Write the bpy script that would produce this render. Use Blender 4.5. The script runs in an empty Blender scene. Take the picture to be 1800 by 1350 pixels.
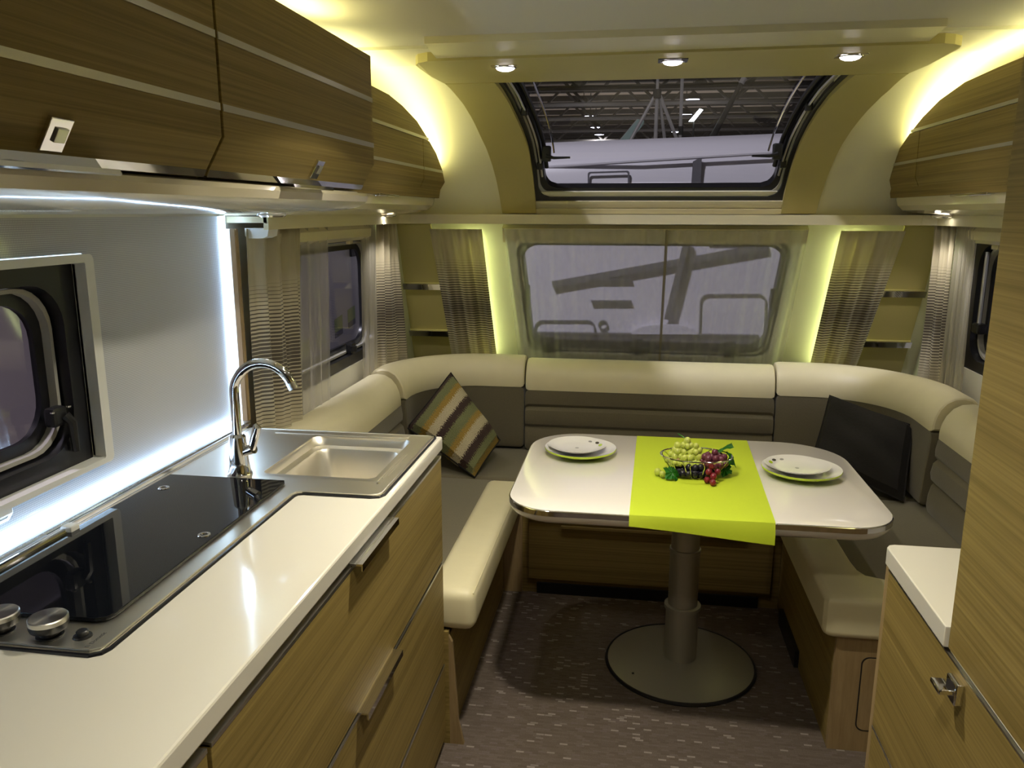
import bpy, bmesh, math, random
from mathutils import Vector, Matrix
random.seed(7)
PI = math.pi
SC = bpy.context.scene
COL = SC.collection

# ------------------------------------------------------------------ camera
cam_d = bpy.data.cameras.new('camera')
cam_d.sensor_fit = 'HORIZONTAL'; cam_d.sensor_width = 36.0
cam_d.lens = 1406.0 / 1800.0 * 36.0
cam_d.clip_start = 0.02; cam_d.clip_end = 400
cam = bpy.data.objects.new('camera', cam_d); COL.objects.link(cam)
YAW, PITCH, ROLL = 0.1501, 0.2119, 0.0014
_f = Vector((-math.sin(YAW)*math.cos(PITCH), math.cos(YAW)*math.cos(PITCH), -math.sin(PITCH)))
_r = Vector((math.cos(YAW), math.sin(YAW), 0)); _u = _r.cross(_f)
_r2 = math.cos(ROLL)*_r + math.sin(ROLL)*_u; _u2 = _r2.cross(_f)
cam.matrix_world = Matrix(((_r2.x, _u2.x, -_f.x, 0), (_r2.y, _u2.y, -_f.y, 0), (_r2.z, _u2.z, -_f.z, 1.5), (0, 0, 0, 1)))
SC.camera = cam
# ------------------------------------------------------------------ world (grey light of the exhibition hall)
W = bpy.data.worlds.new('hall_light'); SC.world = W; W.use_nodes = True
W.node_tree.nodes['Background'].inputs[0].default_value = (0.80, 0.78, 0.88, 1)
W.node_tree.nodes['Background'].inputs[1].default_value = 0.50
# ------------------------------------------------------------------ exposure
SC.view_settings.view_transform = 'Standard'; SC.view_settings.look = 'None'
SC.view_settings.exposure = 0.0; SC.view_settings.gamma = 1.0
SC.view_settings.use_curve_mapping = False
LED = (1.0, 0.96, 0.42)           # yellowish cove strips
LED_S = 29.0
COOL = (0.50, 0.72, 1.0)          # blue-white kitchen strip
COOL_S = 32.0
SPOT_W = 9.0
CEIL_W = 15.0

# ------------------------------------------------------------------ materials
MATS = {}
def _new(name):
    m = bpy.data.materials.new(name); m.use_nodes = True
    nt = m.node_tree; b = nt.nodes['Principled BSDF']
    MATS[name] = m
    return m, nt, b
def plain(name, col, rough=0.5, metal=0.0, spec=0.5, coat=0.0, noise=0.0, nscale=30.0, bump=0.0, sheen=0.0):
    m, nt, b = _new(name)
    b.inputs['Base Color'].default_value = (*col, 1); b.inputs['Roughness'].default_value = rough
    b.inputs['Metallic'].default_value = metal; b.inputs['Specular IOR Level'].default_value = spec
    b.inputs['Coat Weight'].default_value = coat; b.inputs['Coat Roughness'].default_value = 0.05
    b.inputs['Sheen Weight'].default_value = sheen
    tc = nt.nodes.new('ShaderNodeTexCoord'); n = nt.nodes.new('ShaderNodeTexNoise')
    n.inputs['Scale'].default_value = nscale; n.inputs['Detail'].default_value = 4
    nt.links.new(tc.outputs['Object'], n.inputs['Vector'])
    if noise > 0:
        mx = nt.nodes.new('ShaderNodeMix'); mx.data_type = 'RGBA'
        mx.inputs[6].default_value = (*[c*(1-noise) for c in col], 1)
        mx.inputs[7].default_value = (*[min(1, c*(1+noise)) for c in col], 1)
        nt.links.new(n.outputs['Fac'], mx.inputs[0]); nt.links.new(mx.outputs[2], b.inputs['Base Color'])
    if bump > 0:
        bp = nt.nodes.new('ShaderNodeBump'); bp.inputs['Strength'].default_value = bump
        bp.inputs['Distance'].default_value = 0.002
        nt.links.new(n.outputs['Fac'], bp.inputs['Height']); nt.links.new(bp.outputs[0], b.inputs['Normal'])
    return m
def wood(name, c1, c2, scale=(18, 1.2, 190), rough=0.55):
    m, nt, b = _new(name)
    tc = nt.nodes.new('ShaderNodeTexCoord'); mp = nt.nodes.new('ShaderNodeMapping')
    mp.inputs['Scale'].default_value = scale
    n1 = nt.nodes.new('ShaderNodeTexNoise'); n1.inputs['Scale'].default_value = 1.0; n1.inputs['Detail'].default_value = 6
    n1.inputs['Roughness'].default_value = 0.6; n1.inputs['Distortion'].default_value = 0.25
    n2 = nt.nodes.new('ShaderNodeTexNoise'); n2.inputs['Scale'].default_value = 0.13; n2.inputs['Detail'].default_value = 2
    nt.links.new(tc.outputs['Object'], mp.inputs['Vector'])
    nt.links.new(mp.outputs[0], n1.inputs['Vector']); nt.links.new(mp.outputs[0], n2.inputs['Vector'])
    ad = nt.nodes.new('ShaderNodeMath'); ad.operation = 'MULTIPLY_ADD'; ad.inputs[1].default_value = 0.45
    nt.links.new(n2.outputs['Fac'], ad.inputs[0]); nt.links.new(n1.outputs['Fac'], ad.inputs[2])
    cr = nt.nodes.new('ShaderNodeValToRGB')
    cr.color_ramp.elements[0].position = 0.50; cr.color_ramp.elements[0].color = (*c1, 1)
    cr.color_ramp.elements[1].position = 0.95; cr.color_ramp.elements[1].color = (*c2, 1)
    nt.links.new(ad.outputs[0], cr.inputs[0]); nt.links.new(cr.outputs[0], b.inputs['Base Color'])
    bp = nt.nodes.new('ShaderNodeBump'); bp.inputs['Strength'].default_value = 0.12; bp.inputs['Distance'].default_value = 0.001
    nt.links.new(n1.outputs['Fac'], bp.inputs['Height']); nt.links.new(bp.outputs[0], b.inputs['Normal'])
    b.inputs['Roughness'].default_value = rough; b.inputs['Specular IOR Level'].default_value = 0.25
    return m
def emit(name, col, s):
    m, nt, b = _new(name)
    b.inputs['Base Color'].default_value = (*col, 1)
    b.inputs['Emission Color'].default_value = (*col, 1); b.inputs['Emission Strength'].default_value = s
    return m
def thin(name, col, keep, rough=0.05, refl=True):
    """thin clear sheet: tinted transparency with a Fresnel reflection"""
    m = bpy.data.materials.new(name); m.use_nodes = True; MATS[name] = m
    nt = m.node_tree; nt.nodes.remove(nt.nodes['Principled BSDF']); out = nt.nodes['Material Output']
    t = nt.nodes.new('ShaderNodeBsdfTransparent'); t.inputs[0].default_value = (*[c*keep for c in col], 1)
    g = nt.nodes.new('ShaderNodeBsdfGlossy'); g.inputs['Roughness'].default_value = rough
    lw = nt.nodes.new('ShaderNodeLayerWeight'); lw.inputs[0].default_value = 0.5
    pw = nt.nodes.new('ShaderNodeMath'); pw.operation = 'POWER'; pw.inputs[1].default_value = 4.0
    nt.links.new(lw.outputs['Facing'], pw.inputs[0])
    f = nt.nodes.new('ShaderNodeMath'); f.operation = 'MULTIPLY_ADD'; f.inputs[1].default_value = 0.75; f.inputs[2].default_value = 0.045
    nt.links.new(pw.outputs[0], f.inputs[0])
    mx = nt.nodes.new('ShaderNodeMixShader')
    nt.links.new(f.outputs[0], mx.inputs[0]); nt.links.new(t.outputs[0], mx.inputs[1]); nt.links.new(g.outputs[0], mx.inputs[2])
    nt.links.new(mx.outputs[0], out.inputs[0])
    return m
def sheer(name, col, alpha):
    m = bpy.data.materials.new(name); m.use_nodes = True; MATS[name] = m
    nt = m.node_tree; nt.nodes.remove(nt.nodes['Principled BSDF']); out = nt.nodes['Material Output']
    t = nt.nodes.new('ShaderNodeBsdfTransparent')
    d = nt.nodes.new('ShaderNodeBsdfDiffuse'); d.inputs[0].default_value = (*col, 1)
    tl = nt.nodes.new('ShaderNodeBsdfTranslucent'); tl.inputs[0].default_value = (*col, 1)
    m1 = nt.nodes.new('ShaderNodeMixShader'); m1.inputs[0].default_value = 0.45
    nt.links.new(d.outputs[0], m1.inputs[1]); nt.links.new(tl.outputs[0], m1.inputs[2])
    tc = nt.nodes.new('ShaderNodeTexCoord'); mp = nt.nodes.new('ShaderNodeMapping'); mp.inputs['Scale'].default_value = (45, 45, 1)
    n = nt.nodes.new('ShaderNodeTexNoise'); n.inputs['Scale'].default_value = 1.0; n.inputs['Detail'].default_value = 1
    nt.links.new(tc.outputs['Object'], mp.inputs[0]); nt.links.new(mp.outputs[0], n.inputs['Vector'])
    mr = nt.nodes.new('ShaderNodeMapRange'); mr.inputs[3].default_value = alpha-0.035; mr.inputs[4].default_value = alpha+0.035
    nt.links.new(n.outputs['Fac'], mr.inputs[0])
    m2 = nt.nodes.new('ShaderNodeMixShader'); nt.links.new(mr.outputs[0], m2.inputs[0])
    nt.links.new(t.outputs[0], m2.inputs[1]); nt.links.new(m1.outputs[0], m2.inputs[2])
    nt.links.new(m2.outputs[0], out.inputs[0])
    return m
def striped_cloth(name, base, dark):
    """beige cloth; dark woven lines that thicken towards the middle of its height"""
    m, nt, b = _new(name)
    tc = nt.nodes.new('ShaderNodeTexCoord'); sp = nt.nodes.new('ShaderNodeSeparateXYZ')
    nt.links.new(tc.outputs['UV'], sp.inputs[0])     # UV.y = height in metres
    def mth(op, a, bb=None, c=None):
        n = nt.nodes.new('ShaderNodeMath'); n.operation = op
        for i, v in enumerate((a, bb, c)):
            if v is None: continue
            if isinstance(v, (int, float)): n.inputs[i].default_value = v
            else: nt.links.new(v, n.inputs[i])
        return n.outputs[0]
    z = sp.outputs[1]
    saw = mth('FRACT', mth('MULTIPLY', z, 88.0))
    dd = mth('SUBTRACT', z, 1.075)
    g = mth('SUBTRACT', 1.0, mth('MULTIPLY', mth('ABSOLUTE', dd), 4.3))
    wdt = mth('MULTIPLY', mth('MAXIMUM', g, 0.0), 0.86)
    line = mth('LESS_THAN', saw, wdt)
    ns = nt.nodes.new('ShaderNodeTexNoise'); ns.inputs['Scale'].default_value = 8; ns.inputs['Detail'].default_value = 2
    mx = nt.nodes.new('ShaderNodeMix'); mx.data_type = 'RGBA'
    mx.inputs[6].default_value = (*base, 1); mx.inputs[7].default_value = (*dark, 1)
    nt.links.new(mth('MULTIPLY', line, 0.88), mx.inputs[0]); nt.links.new(mx.outputs[2], b.inputs['Base Color'])
    b.inputs['Roughness'].default_value = 0.75; b.inputs['Sheen Weight'].default_value = 0.3
    out = nt.nodes['Material Output']; tl = nt.nodes.new('ShaderNodeBsdfTranslucent'); ms = nt.nodes.new('ShaderNodeMixShader'); ms.inputs[0].default_value = 0.30
    nt.links.new(mx.outputs[2], tl.inputs[0]); nt.links.new(b.outputs[0], ms.inputs[1]); nt.links.new(tl.outputs[0], ms.inputs[2]); nt.links.new(ms.outputs[0], out.inputs[0])
    return m
def carpet():
    m, nt, b = _new('carpet')
    tc = nt.nodes.new('ShaderNodeTexCoord')
    br = nt.nodes.new('ShaderNodeTexBrick'); br.inputs['Scale'].default_value = 1.0
    br.inputs['Brick Width'].default_value = 0.024; br.inputs['Row Height'].default_value = 0.0085
    br.inputs['Mortar Size'].default_value = 0.0008; br.inputs['Bias'].default_value = 0.0
    br.inputs['Color1'].default_value = (0, 0, 0, 1); br.inputs['Color2'].default_value = (1, 1, 1, 1)
    br.inputs['Mortar'].default_value = (0.3, 0.3, 0.3, 1); br.offset = 0.37
    nt.links.new(tc.outputs['Object'], br.inputs['Vector'])
    cr = nt.nodes.new('ShaderNodeValToRGB'); e = cr.color_ramp.elements
    e[0].position = 0.0; e[0].color = (0.098, 0.077, 0.064, 1)
    e[1].position = 0.80; e[1].color = (0.128, 0.102, 0.086, 1)
    e2 = e.new(0.935); e2.color = (0.130, 0.102, 0.095, 1)
    e3 = e.new(0.955); e3.color = (0.24, 0.205, 0.19, 1)
    nt.links.new(br.outputs['Color'], cr.inputs[0])
    n = nt.nodes.new('ShaderNodeTexNoise'); n.inputs['Scale'].default_value = 420; n.inputs['Detail'].default_value = 2
    nt.links.new(tc.outputs['Object'], n.inputs['Vector'])
    mx = nt.nodes.new('ShaderNodeMix'); mx.data_type = 'RGBA'; mx.blend_type = 'MULTIPLY'; mx.inputs[0].default_value = 0.55
    nt.links.new(cr.outputs[0], mx.inputs[6]); nt.links.new(n.outputs['Fac'], mx.inputs[7])
    gm = nt.nodes.new('ShaderNodeMix'); gm.data_type = 'RGBA'; gm.blend_type = 'MULTIPLY'; gm.inputs[0].default_value = 1
    gm.inputs[7].default_value = (1.5, 1.5, 1.5, 1)
    nt.links.new(mx.outputs[2], gm.inputs[6]); nt.links.new(gm.outputs[2], b.inputs['Base Color'])
    bp = nt.nodes.new('ShaderNodeBump'); bp.inputs['Strength'].default_value = 0.4; bp.inputs['Distance'].default_value = 0.003
    nt.links.new(n.outputs['Fac'], bp.inputs['Height']); nt.links.new(bp.outputs[0], b.inputs['Normal'])
    b.inputs['Roughness'].default_value = 0.95; b.inputs['Specular IOR Level'].default_value = 0.1
carpet()
def knit():
    m, nt, b = _new('knit')
    tc = nt.nodes.new('ShaderNodeTexCoord'); sp = nt.nodes.new('ShaderNodeSeparateXYZ')
    nt.links.new(tc.outputs['UV'], sp.inputs[0])
    wv = nt.nodes.new('ShaderNodeMath'); wv.operation = 'PINGPONG'; wv.inputs[1].default_value = 0.018
    nt.links.new(sp.outputs[0], wv.inputs[0])
    ad = nt.nodes.new('ShaderNodeMath'); ad.operation = 'ADD'
    nt.links.new(sp.outputs[1], ad.inputs[0]); nt.links.new(wv.outputs[0], ad.inputs[1])
    n = nt.nodes.new('ShaderNodeTexNoise'); n.inputs['Scale'].default_value = 70; n.inputs['Detail'].default_value = 3
    nt.links.new(tc.outputs['UV'], n.inputs['Vector'])
    a2 = nt.nodes.new('ShaderNodeMath'); a2.operation = 'MULTIPLY_ADD'; a2.inputs[1].default_value = 0.13
    nt.links.new(n.outputs['Fac'], a2.inputs[0]); nt.links.new(ad.outputs[0], a2.inputs[2])
    sb = nt.nodes.new('ShaderNodeMath'); sb.operation = 'SUBTRACT'; sb.inputs[1].default_value = 0.07
    nt.links.new(a2.outputs[0], sb.inputs[0])
    cr = nt.nodes.new('ShaderNodeValToRGB'); cr.color_ramp.interpolation = 'CONSTANT'
    brown = (0.040, 0.020, 0.016, 1); green = (0.155, 0.165, 0.070, 1); gold = (0.30, 0.195, 0.035, 1); white = (0.46, 0.40, 0.26, 1)
    seq = [(0, brown), (0.06, green), (0.17, gold), (0.25, white), (0.36, brown), (0.46, green), (0.58, gold), (0.65, white), (0.76, brown), (0.86, green), (0.95, gold)]
    e = cr.color_ramp.elements
    e[0].position = 0; e[0].color = brown; e[1].position = 0.95; e[1].color = gold
    for p, c in seq[1:-1]:
        q = e.new(p); q.color = c
    nt.links.new(sb.outputs[0], cr.inputs[0])
    mx = nt.nodes.new('ShaderNodeMix'); mx.data_type = 'RGBA'; mx.blend_type = 'OVERLAY'; mx.inputs[0].default_value = 0.8
    n2 = nt.nodes.new('ShaderNodeTexNoise'); n2.inputs['Scale'].default_value = 110; n2.inputs['Detail'].default_value = 2
    nt.links.new(tc.outputs['UV'], n2.inputs['Vector'])
    nt.links.new(cr.outputs[0], mx.inputs[6]); nt.links.new(n2.outputs['Fac'], mx.inputs[7]); nt.links.new(mx.outputs[2], b.inputs['Base Color'])
    bp = nt.nodes.new('ShaderNodeBump'); bp.inputs['Strength'].default_value = 0.7; bp.inputs['Distance'].default_value = 0.006
    nt.links.new(n2.outputs['Fac'], bp.inputs['Height']); nt.links.new(bp.outputs[0], b.inputs['Normal'])
    b.inputs['Roughness'].default_value = 0.9
knit()
def brushed(name, col, rough, scale):
    m, nt, b = _new(name)
    tc = nt.nodes.new('ShaderNodeTexCoord'); mp = nt.nodes.new('ShaderNodeMapping'); mp.inputs['Scale'].default_value = scale
    n = nt.nodes.new('ShaderNodeTexNoise'); n.inputs['Scale'].default_value = 1; n.inputs['Detail'].default_value = 3
    nt.links.new(tc.outputs['Object'], mp.inputs[0]); nt.links.new(mp.outputs[0], n.inputs['Vector'])
    mr = nt.nodes.new('ShaderNodeMapRange'); mr.inputs[3].default_value = rough*0.92; mr.inputs[4].default_value = rough*1.08
    nt.links.new(n.outputs['Fac'], mr.inputs[0]); nt.links.new(mr.outputs[0], b.inputs['Roughness'])
    b.inputs['Base Color'].default_value = (*col, 1); b.inputs['Metallic'].default_value = 1
    return m
def knob_metal():
    """spun aluminium: radial wedges from the turning marks"""
    m, nt, b = _new('spun_aluminium')
    b.inputs['Base Color'].default_value = (0.72, 0.70, 0.66, 1); b.inputs['Metallic'].default_value = 1
    b.inputs['Roughness'].default_value = 0.28; b.inputs['Anisotropic'].default_value = 0.9
    tg = nt.nodes.new('ShaderNodeTangent'); tg.direction_type = 'RADIAL'; tg.axis = 'Z'
    nt.links.new(tg.outputs[0], b.inputs['Tangent'])
knob_metal()
def backsplash():
    m, nt, b = _new('backsplash')
    tc = nt.nodes.new('ShaderNodeTexCoord'); v = nt.nodes.new('ShaderNodeTexVoronoi')
    v.inputs['Scale'].default_value = 260; v.inputs['Randomness'].default_value = 0.0
    nt.links.new(tc.outputs['Object'], v.inputs['Vector'])
    cr = nt.nodes.new('ShaderNodeValToRGB')
    cr.color_ramp.elements[0].position = 0.25; cr.color_ramp.elements[0].color = (0.66, 0.68, 0.70, 1)
    cr.color_ramp.elements[1].position = 0.40; cr.color_ramp.elements[1].color = (0.38, 0.39, 0.42, 1)
    nt.links.new(v.outputs['Distance'], cr.inputs[0]); nt.links.new(cr.outputs[0], b.inputs['Base Color'])
    b.inputs['Roughness'].default_value = 0.6; b.inputs['Coat Weight'].default_value = 0.6; b.inputs['Coat Roughness'].default_value = 0.03
backsplash()

OAK = ((0.162, 0.114, 0.032), (0.305, 0.222, 0.072))      # one laminate; the variants differ in grain direction only
wood('oak', *OAK)
wood('oak_lower', *OAK)
wood('oak_across', *OAK, scale=(1.2, 18, 190))
wood('oak_pale', (0.24, 0.165, 0.078), (0.35, 0.25, 0.128), scale=(60, 60, 6))
plain('gloss_white', (0.80, 0.77, 0.70), rough=0.12, spec=0.5, coat=0.5)
plain('worktop_white', (0.75, 0.72, 0.64), rough=0.10, coat=0.7)
plain('table_white', (0.80, 0.76, 0.72), rough=0.16, coat=0.4)
plain('fascia', (0.74, 0.67, 0.49), rough=0.14, coat=0.6)
plain('ceiling_cream', (0.62, 0.58, 0.50), rough=0.75)
plain('wall_cream', (0.72, 0.69, 0.55), rough=0.6)
plain('wall_white', (0.72, 0.70, 0.63), rough=0.6)
plain('olive', (0.47, 0.405, 0.165), rough=0.5)
plain('pelmet', (0.68, 0.62, 0.42), rough=0.35)
plain('leather', (0.70, 0.64, 0.42), rough=0.42, noise=0.04, nscale=18, bump=0.15)
plain('fabric', (0.128, 0.110, 0.066), rough=0.85, noise=0.18, nscale=260, bump=0.2, sheen=0.25)
plain('dark_cushion', (0.0075, 0.006, 0.0045), rough=0.9, noise=0.3, nscale=120, bump=0.5)
plain('chrome', (0.80, 0.80, 0.82), rough=0.06, metal=1)
plain('satin_alu', (0.62, 0.61, 0.58), rough=0.30, metal=1)
plain('stripe_alu', (0.48, 0.45, 0.36), rough=0.30, metal=0.45)
plain('column_alu', (0.36, 0.34, 0.28), rough=0.42, metal=0.55)
brushed('steel', (0.80, 0.76, 0.67), 0.36, (500, 30, 500))
plain('black_glass', (0.005, 0.006, 0.009), rough=0.03, spec=0.45)
plain('black_rubber', (0.010, 0.010, 0.013), rough=0.32)
plain('black_plastic', (0.012, 0.012, 0.013), rough=0.35)
plain('grey_seal', (0.45, 0.44, 0.40), rough=0.4)
plain('frame_white', (0.72, 0.72, 0.68), rough=0.35)
plain('lime', (0.50, 0.62, 0.022), rough=0.7, noise=0.03, nscale=200)
plain('lime_gloss', (0.45, 0.62, 0.03), rough=0.15, coat=0.4)
plain('porcelain', (0.78, 0.77, 0.74), rough=0.10, coat=0.5)
plain('print_dark', (0.05, 0.045, 0.04), rough=0.3)
plain('print_grey', (0.25, 0.25, 0.24), rough=0.3)
def grape_mat(name, col):
    m = plain(name, col, rough=0.28, noise=0.2, nscale=40)
    b = m.node_tree.nodes['Principled BSDF']
    b.inputs['Subsurface Weight'].default_value = 0.25; b.inputs['Subsurface Radius'].default_value = (0.006, 0.006, 0.003)
grape_mat('grape_green', (0.52, 0.58, 0.12)); grape_mat('grape_blush', (0.50, 0.30, 0.14)); grape_mat('grape_purple', (0.135, 0.030, 0.055))
grape_mat('grape_red', (0.20, 0.012, 0.025)); grape_mat('grape_black', (0.012, 0.010, 0.020))
plain('leaf_green', (0.03, 0.22, 0.02), rough=0.4, noise=0.5, nscale=60, bump=0.3)
plain('print_text', (0.10, 0.10, 0.10), rough=0.4)
plain('panel_edge', (0.55, 0.47, 0.42), rough=0.5)
plain('carcass', (0.10, 0.075, 0.035), rough=0.6)
plain('hall_roof', (0.46, 0.40, 0.30), rough=0.9, noise=0.25, nscale=0.4)
plain('truss_grey', (0.07, 0.065, 0.055), rough=0.8)
plain('hall_floor', (0.28, 0.26, 0.25), rough=0.8)
plain('caravan_white', (0.62, 0.60, 0.65), rough=0.35)
plain('caravan_grey', (0.13, 0.125, 0.14), rough=0.4)
plain('caravan_dark', (0.02, 0.022, 0.026), rough=0.1)
plain('decal_green', (0.40, 0.50, 0.22), rough=0.4)
plain('decal_grey', (0.17, 0.17, 0.22), rough=0.4)
plain('mast_white', (0.55, 0.53, 0.50), rough=0.4)
plain('flag_mint', (0.45, 0.62, 0.56), rough=0.6)
striped_cloth('curtain', (0.60, 0.54, 0.38), (0.050, 0.036, 0.030))
sheer('sheer_front', (0.70, 0.68, 0.60), 0.38)
sheer('sheer_side', (0.70, 0.66, 0.55), 0.42)
sheer('blind_cloth', (0.55, 0.52, 0.34), 0.85)
sheer('hem_cloth', (0.42, 0.38, 0.26), 0.75)
thin('glass_clear', (0.95, 0.95, 0.97), 0.93)
thin('glass_sky', (0.80, 0.80, 0.81), 0.72)
thin('glass_tint', (0.78, 0.74, 0.78), 0.88)
emit('led', LED, LED_S); emit('led_cool', COOL, COOL_S); emit('led_edge', (0.62, 0.80, 1.0), 2.6)
emit('led_front', (0.85, 0.98, 0.42), 14.0)
emit('lens', (1.0, 0.90, 0.92), 14.0); emit('lens_small', (1.0, 0.95, 0.88), 10.0)
emit('lamp_hall', (0.75, 0.78, 1.0), 14.0); emit('lamp_hall_bright', (0.85, 0.95, 1.0), 30.0)

# ------------------------------------------------------------------ mesh helpers
def worldloc(o):
    v = Vector((0, 0, 0))
    while o is not None:
        v += o.location; o = o.parent
    return v
def obj(name, bm, mat, parent=None, smooth=False, local=False, recalc=True, ang=27):
    me = bpy.data.meshes.new(name)
    if recalc: bmesh.ops.recalc_face_normals(bm, faces=bm.faces[:])
    if parent is not None and not local:
        bmesh.ops.translate(bm, verts=bm.verts[:], vec=-worldloc(parent))
    bm.to_mesh(me); bm.free()
    for mm in (mat if isinstance(mat, (list, tuple)) else [mat]): me.materials.append(MATS[mm])
    if smooth:
        me.polygons.foreach_set('use_smooth', [True]*len(me.polygons))
        me.set_sharp_from_angle(angle=math.radians(ang))
    o = bpy.data.objects.new(name, me); COL.objects.link(o)
    if parent is not None: o.parent = parent
    return o
def tag(o, label, cat=None, group=None):
    o['label'] = label
    if cat: o['category'] = cat
    if group: o['group'] = group
    return o
def thing(name, label, cat, loc, group=None):
    o = bpy.data.objects.new(name, None); o.empty_display_size = 0.05
    COL.objects.link(o); o.location = loc
    return tag(o, label, cat, group)
def structure(o, label=None):
    o['kind'] = 'structure'
    if label: o['label'] = label
    return o
def settle(name, loc, label=None):
    o = bpy.data.objects.new(name, None); o.empty_display_size = 0.05; COL.objects.link(o); o.location = loc
    return structure(o, label)
def BM(): return bmesh.new()
def add_box(bm, x0, x1, y0, y1, z0, z1, bev=0.0, seg=2):
    vs = [bm.verts.new((x, y, z)) for x in (x0, x1) for y in (y0, y1) for z in (z0, z1)]
    q = [(0, 1, 3, 2), (4, 6, 7, 5), (0, 4, 5, 1), (2, 3, 7, 6), (0, 2, 6, 4), (1, 5, 7, 3)]
    fs = [bm.faces.new([vs[i] for i in f]) for f in q]
    if bev > 0:
        es = list({e for f in fs for e in f.edges})
        bmesh.ops.recalc_face_normals(bm, faces=fs)
        bmesh.ops.bevel(bm, geom=es, offset=bev, segments=seg, affect='EDGES', profile=0.5)
    return bm
def box(name, x0, x1, y0, y1, z0, z1, mat, parent=None, bev=0.0, seg=2):
    return obj(name, add_box(BM(), x0, x1, y0, y1, z0, z1, bev, seg), mat, parent, smooth=bev > 0, ang=20 if bev < 0.01 else 27)
def add_prism(bm, pts, axis, a, b):
    """extrude 2D polygon along an axis. x: pts=(y,z); y: pts=(x,z); z: pts=(x,y)"""
    def mk(p, t):
        return {'x': (t, p[0], p[1]), 'y': (p[0], t, p[1]), 'z': (p[0], p[1], t)}[axis]
    A = [bm.verts.new(mk(p, a)) for p in pts]; B = [bm.verts.new(mk(p, b)) for p in pts]
    n = len(pts)
    bm.faces.new(A); bm.faces.new(B[::-1])
    for i in range(n): bm.faces.new((A[i], B[i], B[(i+1) % n], A[(i+1) % n]))
    return bm
def prism(name, pts, axis, a, b, mat, parent=None, bev=0.0, smooth=False):
    bm = add_prism(BM(), pts, axis, a, b)
    if bev > 0:
        bmesh.ops.recalc_face_normals(bm, faces=bm.faces[:])
        es = [e for e in bm.edges if len(e.link_faces) == 2 and e.calc_face_angle(0) > 0.6]
        bmesh.ops.bevel(bm, geom=es, offset=bev, segments=2, affect='EDGES', profile=0.5)
    return obj(name, bm, mat, parent, smooth=smooth or bev > 0, ang=20 if bev > 0 else 27)
def add_tube(bm, path, r, n=10, cap=True, closed=False):
    path = [Vector(p) for p in path]; m = len(path)
    rr = r if isinstance(r, (list, tuple)) else [r]*m
    rings = []; up = Vector((0.13, 0.31, 0.94)).normalized()
    prev = None
    for i, p in enumerate(path):
        if closed: t = (path[(i+1) % m]-path[i-1])
        else: t = path[min(i+1, m-1)]-path[max(i-1, 0)]
        t = t.normalized()
        if prev is None:
            a = t.cross(up)
            if a.length < 1e-3: a = t.cross(Vector((1, 0, 0)))
        else: a = prev - t*prev.dot(t)
        a.normalize(); prev = a; b = t.cross(a)
        rings.append([bm.verts.new(p + rr[i]*(math.cos(2*PI*k/n)*a+math.sin(2*PI*k/n)*b)) for k in range(n)])
    for i in range(m if closed else m-1):
        A, B = rings[i], rings[(i+1) % m]
        for k in range(n): bm.faces.new((A[k], A[(k+1) % n], B[(k+1) % n], B[k]))
    if cap and not closed:
        bm.faces.new(rings[0][::-1]); bm.faces.new(rings[-1])
    return bm
def tube(name, path, r, mat, parent=None, n=10, closed=False, local=False):
    return obj(name, add_tube(BM(), path, r, n, closed=closed), mat, parent, smooth=True, local=local)
def add_lathe(bm, prof, c, n=40, sx=1.0, sy=1.0):
    """prof list of (r,z) bottom to top; c centre"""
    rings = []
    for r, z in prof:
        if r < 1e-6: rings.append([bm.verts.new((c[0], c[1], c[2]+z))])
        else: rings.append([bm.verts.new((c[0]+sx*r*math.cos(2*PI*k/n), c[1]+sy*r*math.sin(2*PI*k/n), c[2]+z)) for k in range(n)])
    for A, B in zip(rings, rings[1:]):
        for k in range(n):
            if len(A) == 1 and len(B) == 1: continue
            if len(A) == 1: bm.faces.new((A[0], B[(k+1) % n], B[k]))
            elif len(B) == 1: bm.faces.new((A[k], A[(k+1) % n], B[0]))
            else: bm.faces.new((A[k], A[(k+1) % n], B[(k+1) % n], B[k]))
    return bm
def lathe(name, prof, c, mat, parent=None, n=40, local=False):
    return obj(name, add_lathe(BM(), prof, c, n), mat, parent, smooth=True, local=local)
def rrect(x0, x1, y0, y1, r, n=6):
    rs = r if isinstance(r, (list, tuple)) else [r]*4     # order: x1y1, x0y1, x0y0, x1y0
    out = []
    for (cx, cy, a0), q in zip(((x1, y1, 0), (x0, y1, 90), (x0, y0, 180), (x1, y0, 270)), rs):
        sx = -1 if cx == x1 else 1; sy = -1 if cy == y1 else 1
        for k in range(n+1):
            a = math.radians(a0+90*k/n)
            out.append((cx+sx*q+q*math.cos(a), cy+sy*q+q*math.sin(a)))
    return out
def add_ring(bm, outer, inner, axis, a, b):
    """frame between two outlines with equal point count, extruded along axis"""
    def mk(p, t):
        return {'x': (t, p[0], p[1]), 'y': (p[0], t, p[1]), 'z': (p[0], p[1], t)}[axis]
    L = [[bm.verts.new(mk(p, t)) for p in pts] for pts, t in ((outer, a), (inner, a), (inner, b), (outer, b))]
    n = len(outer)
    for i in range(n):
        j = (i+1) % n
        for s in range(4):
            A, B = L[s], L[(s+1) % 4]
            bm.faces.new((A[i], A[j], B[j], B[i]))
    return bm
def ring(name, outer, inner, axis, a, b, mat, parent=None):
    return obj(name, add_ring(BM(), outer, inner, axis, a, b), mat, parent, smooth=True)
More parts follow.
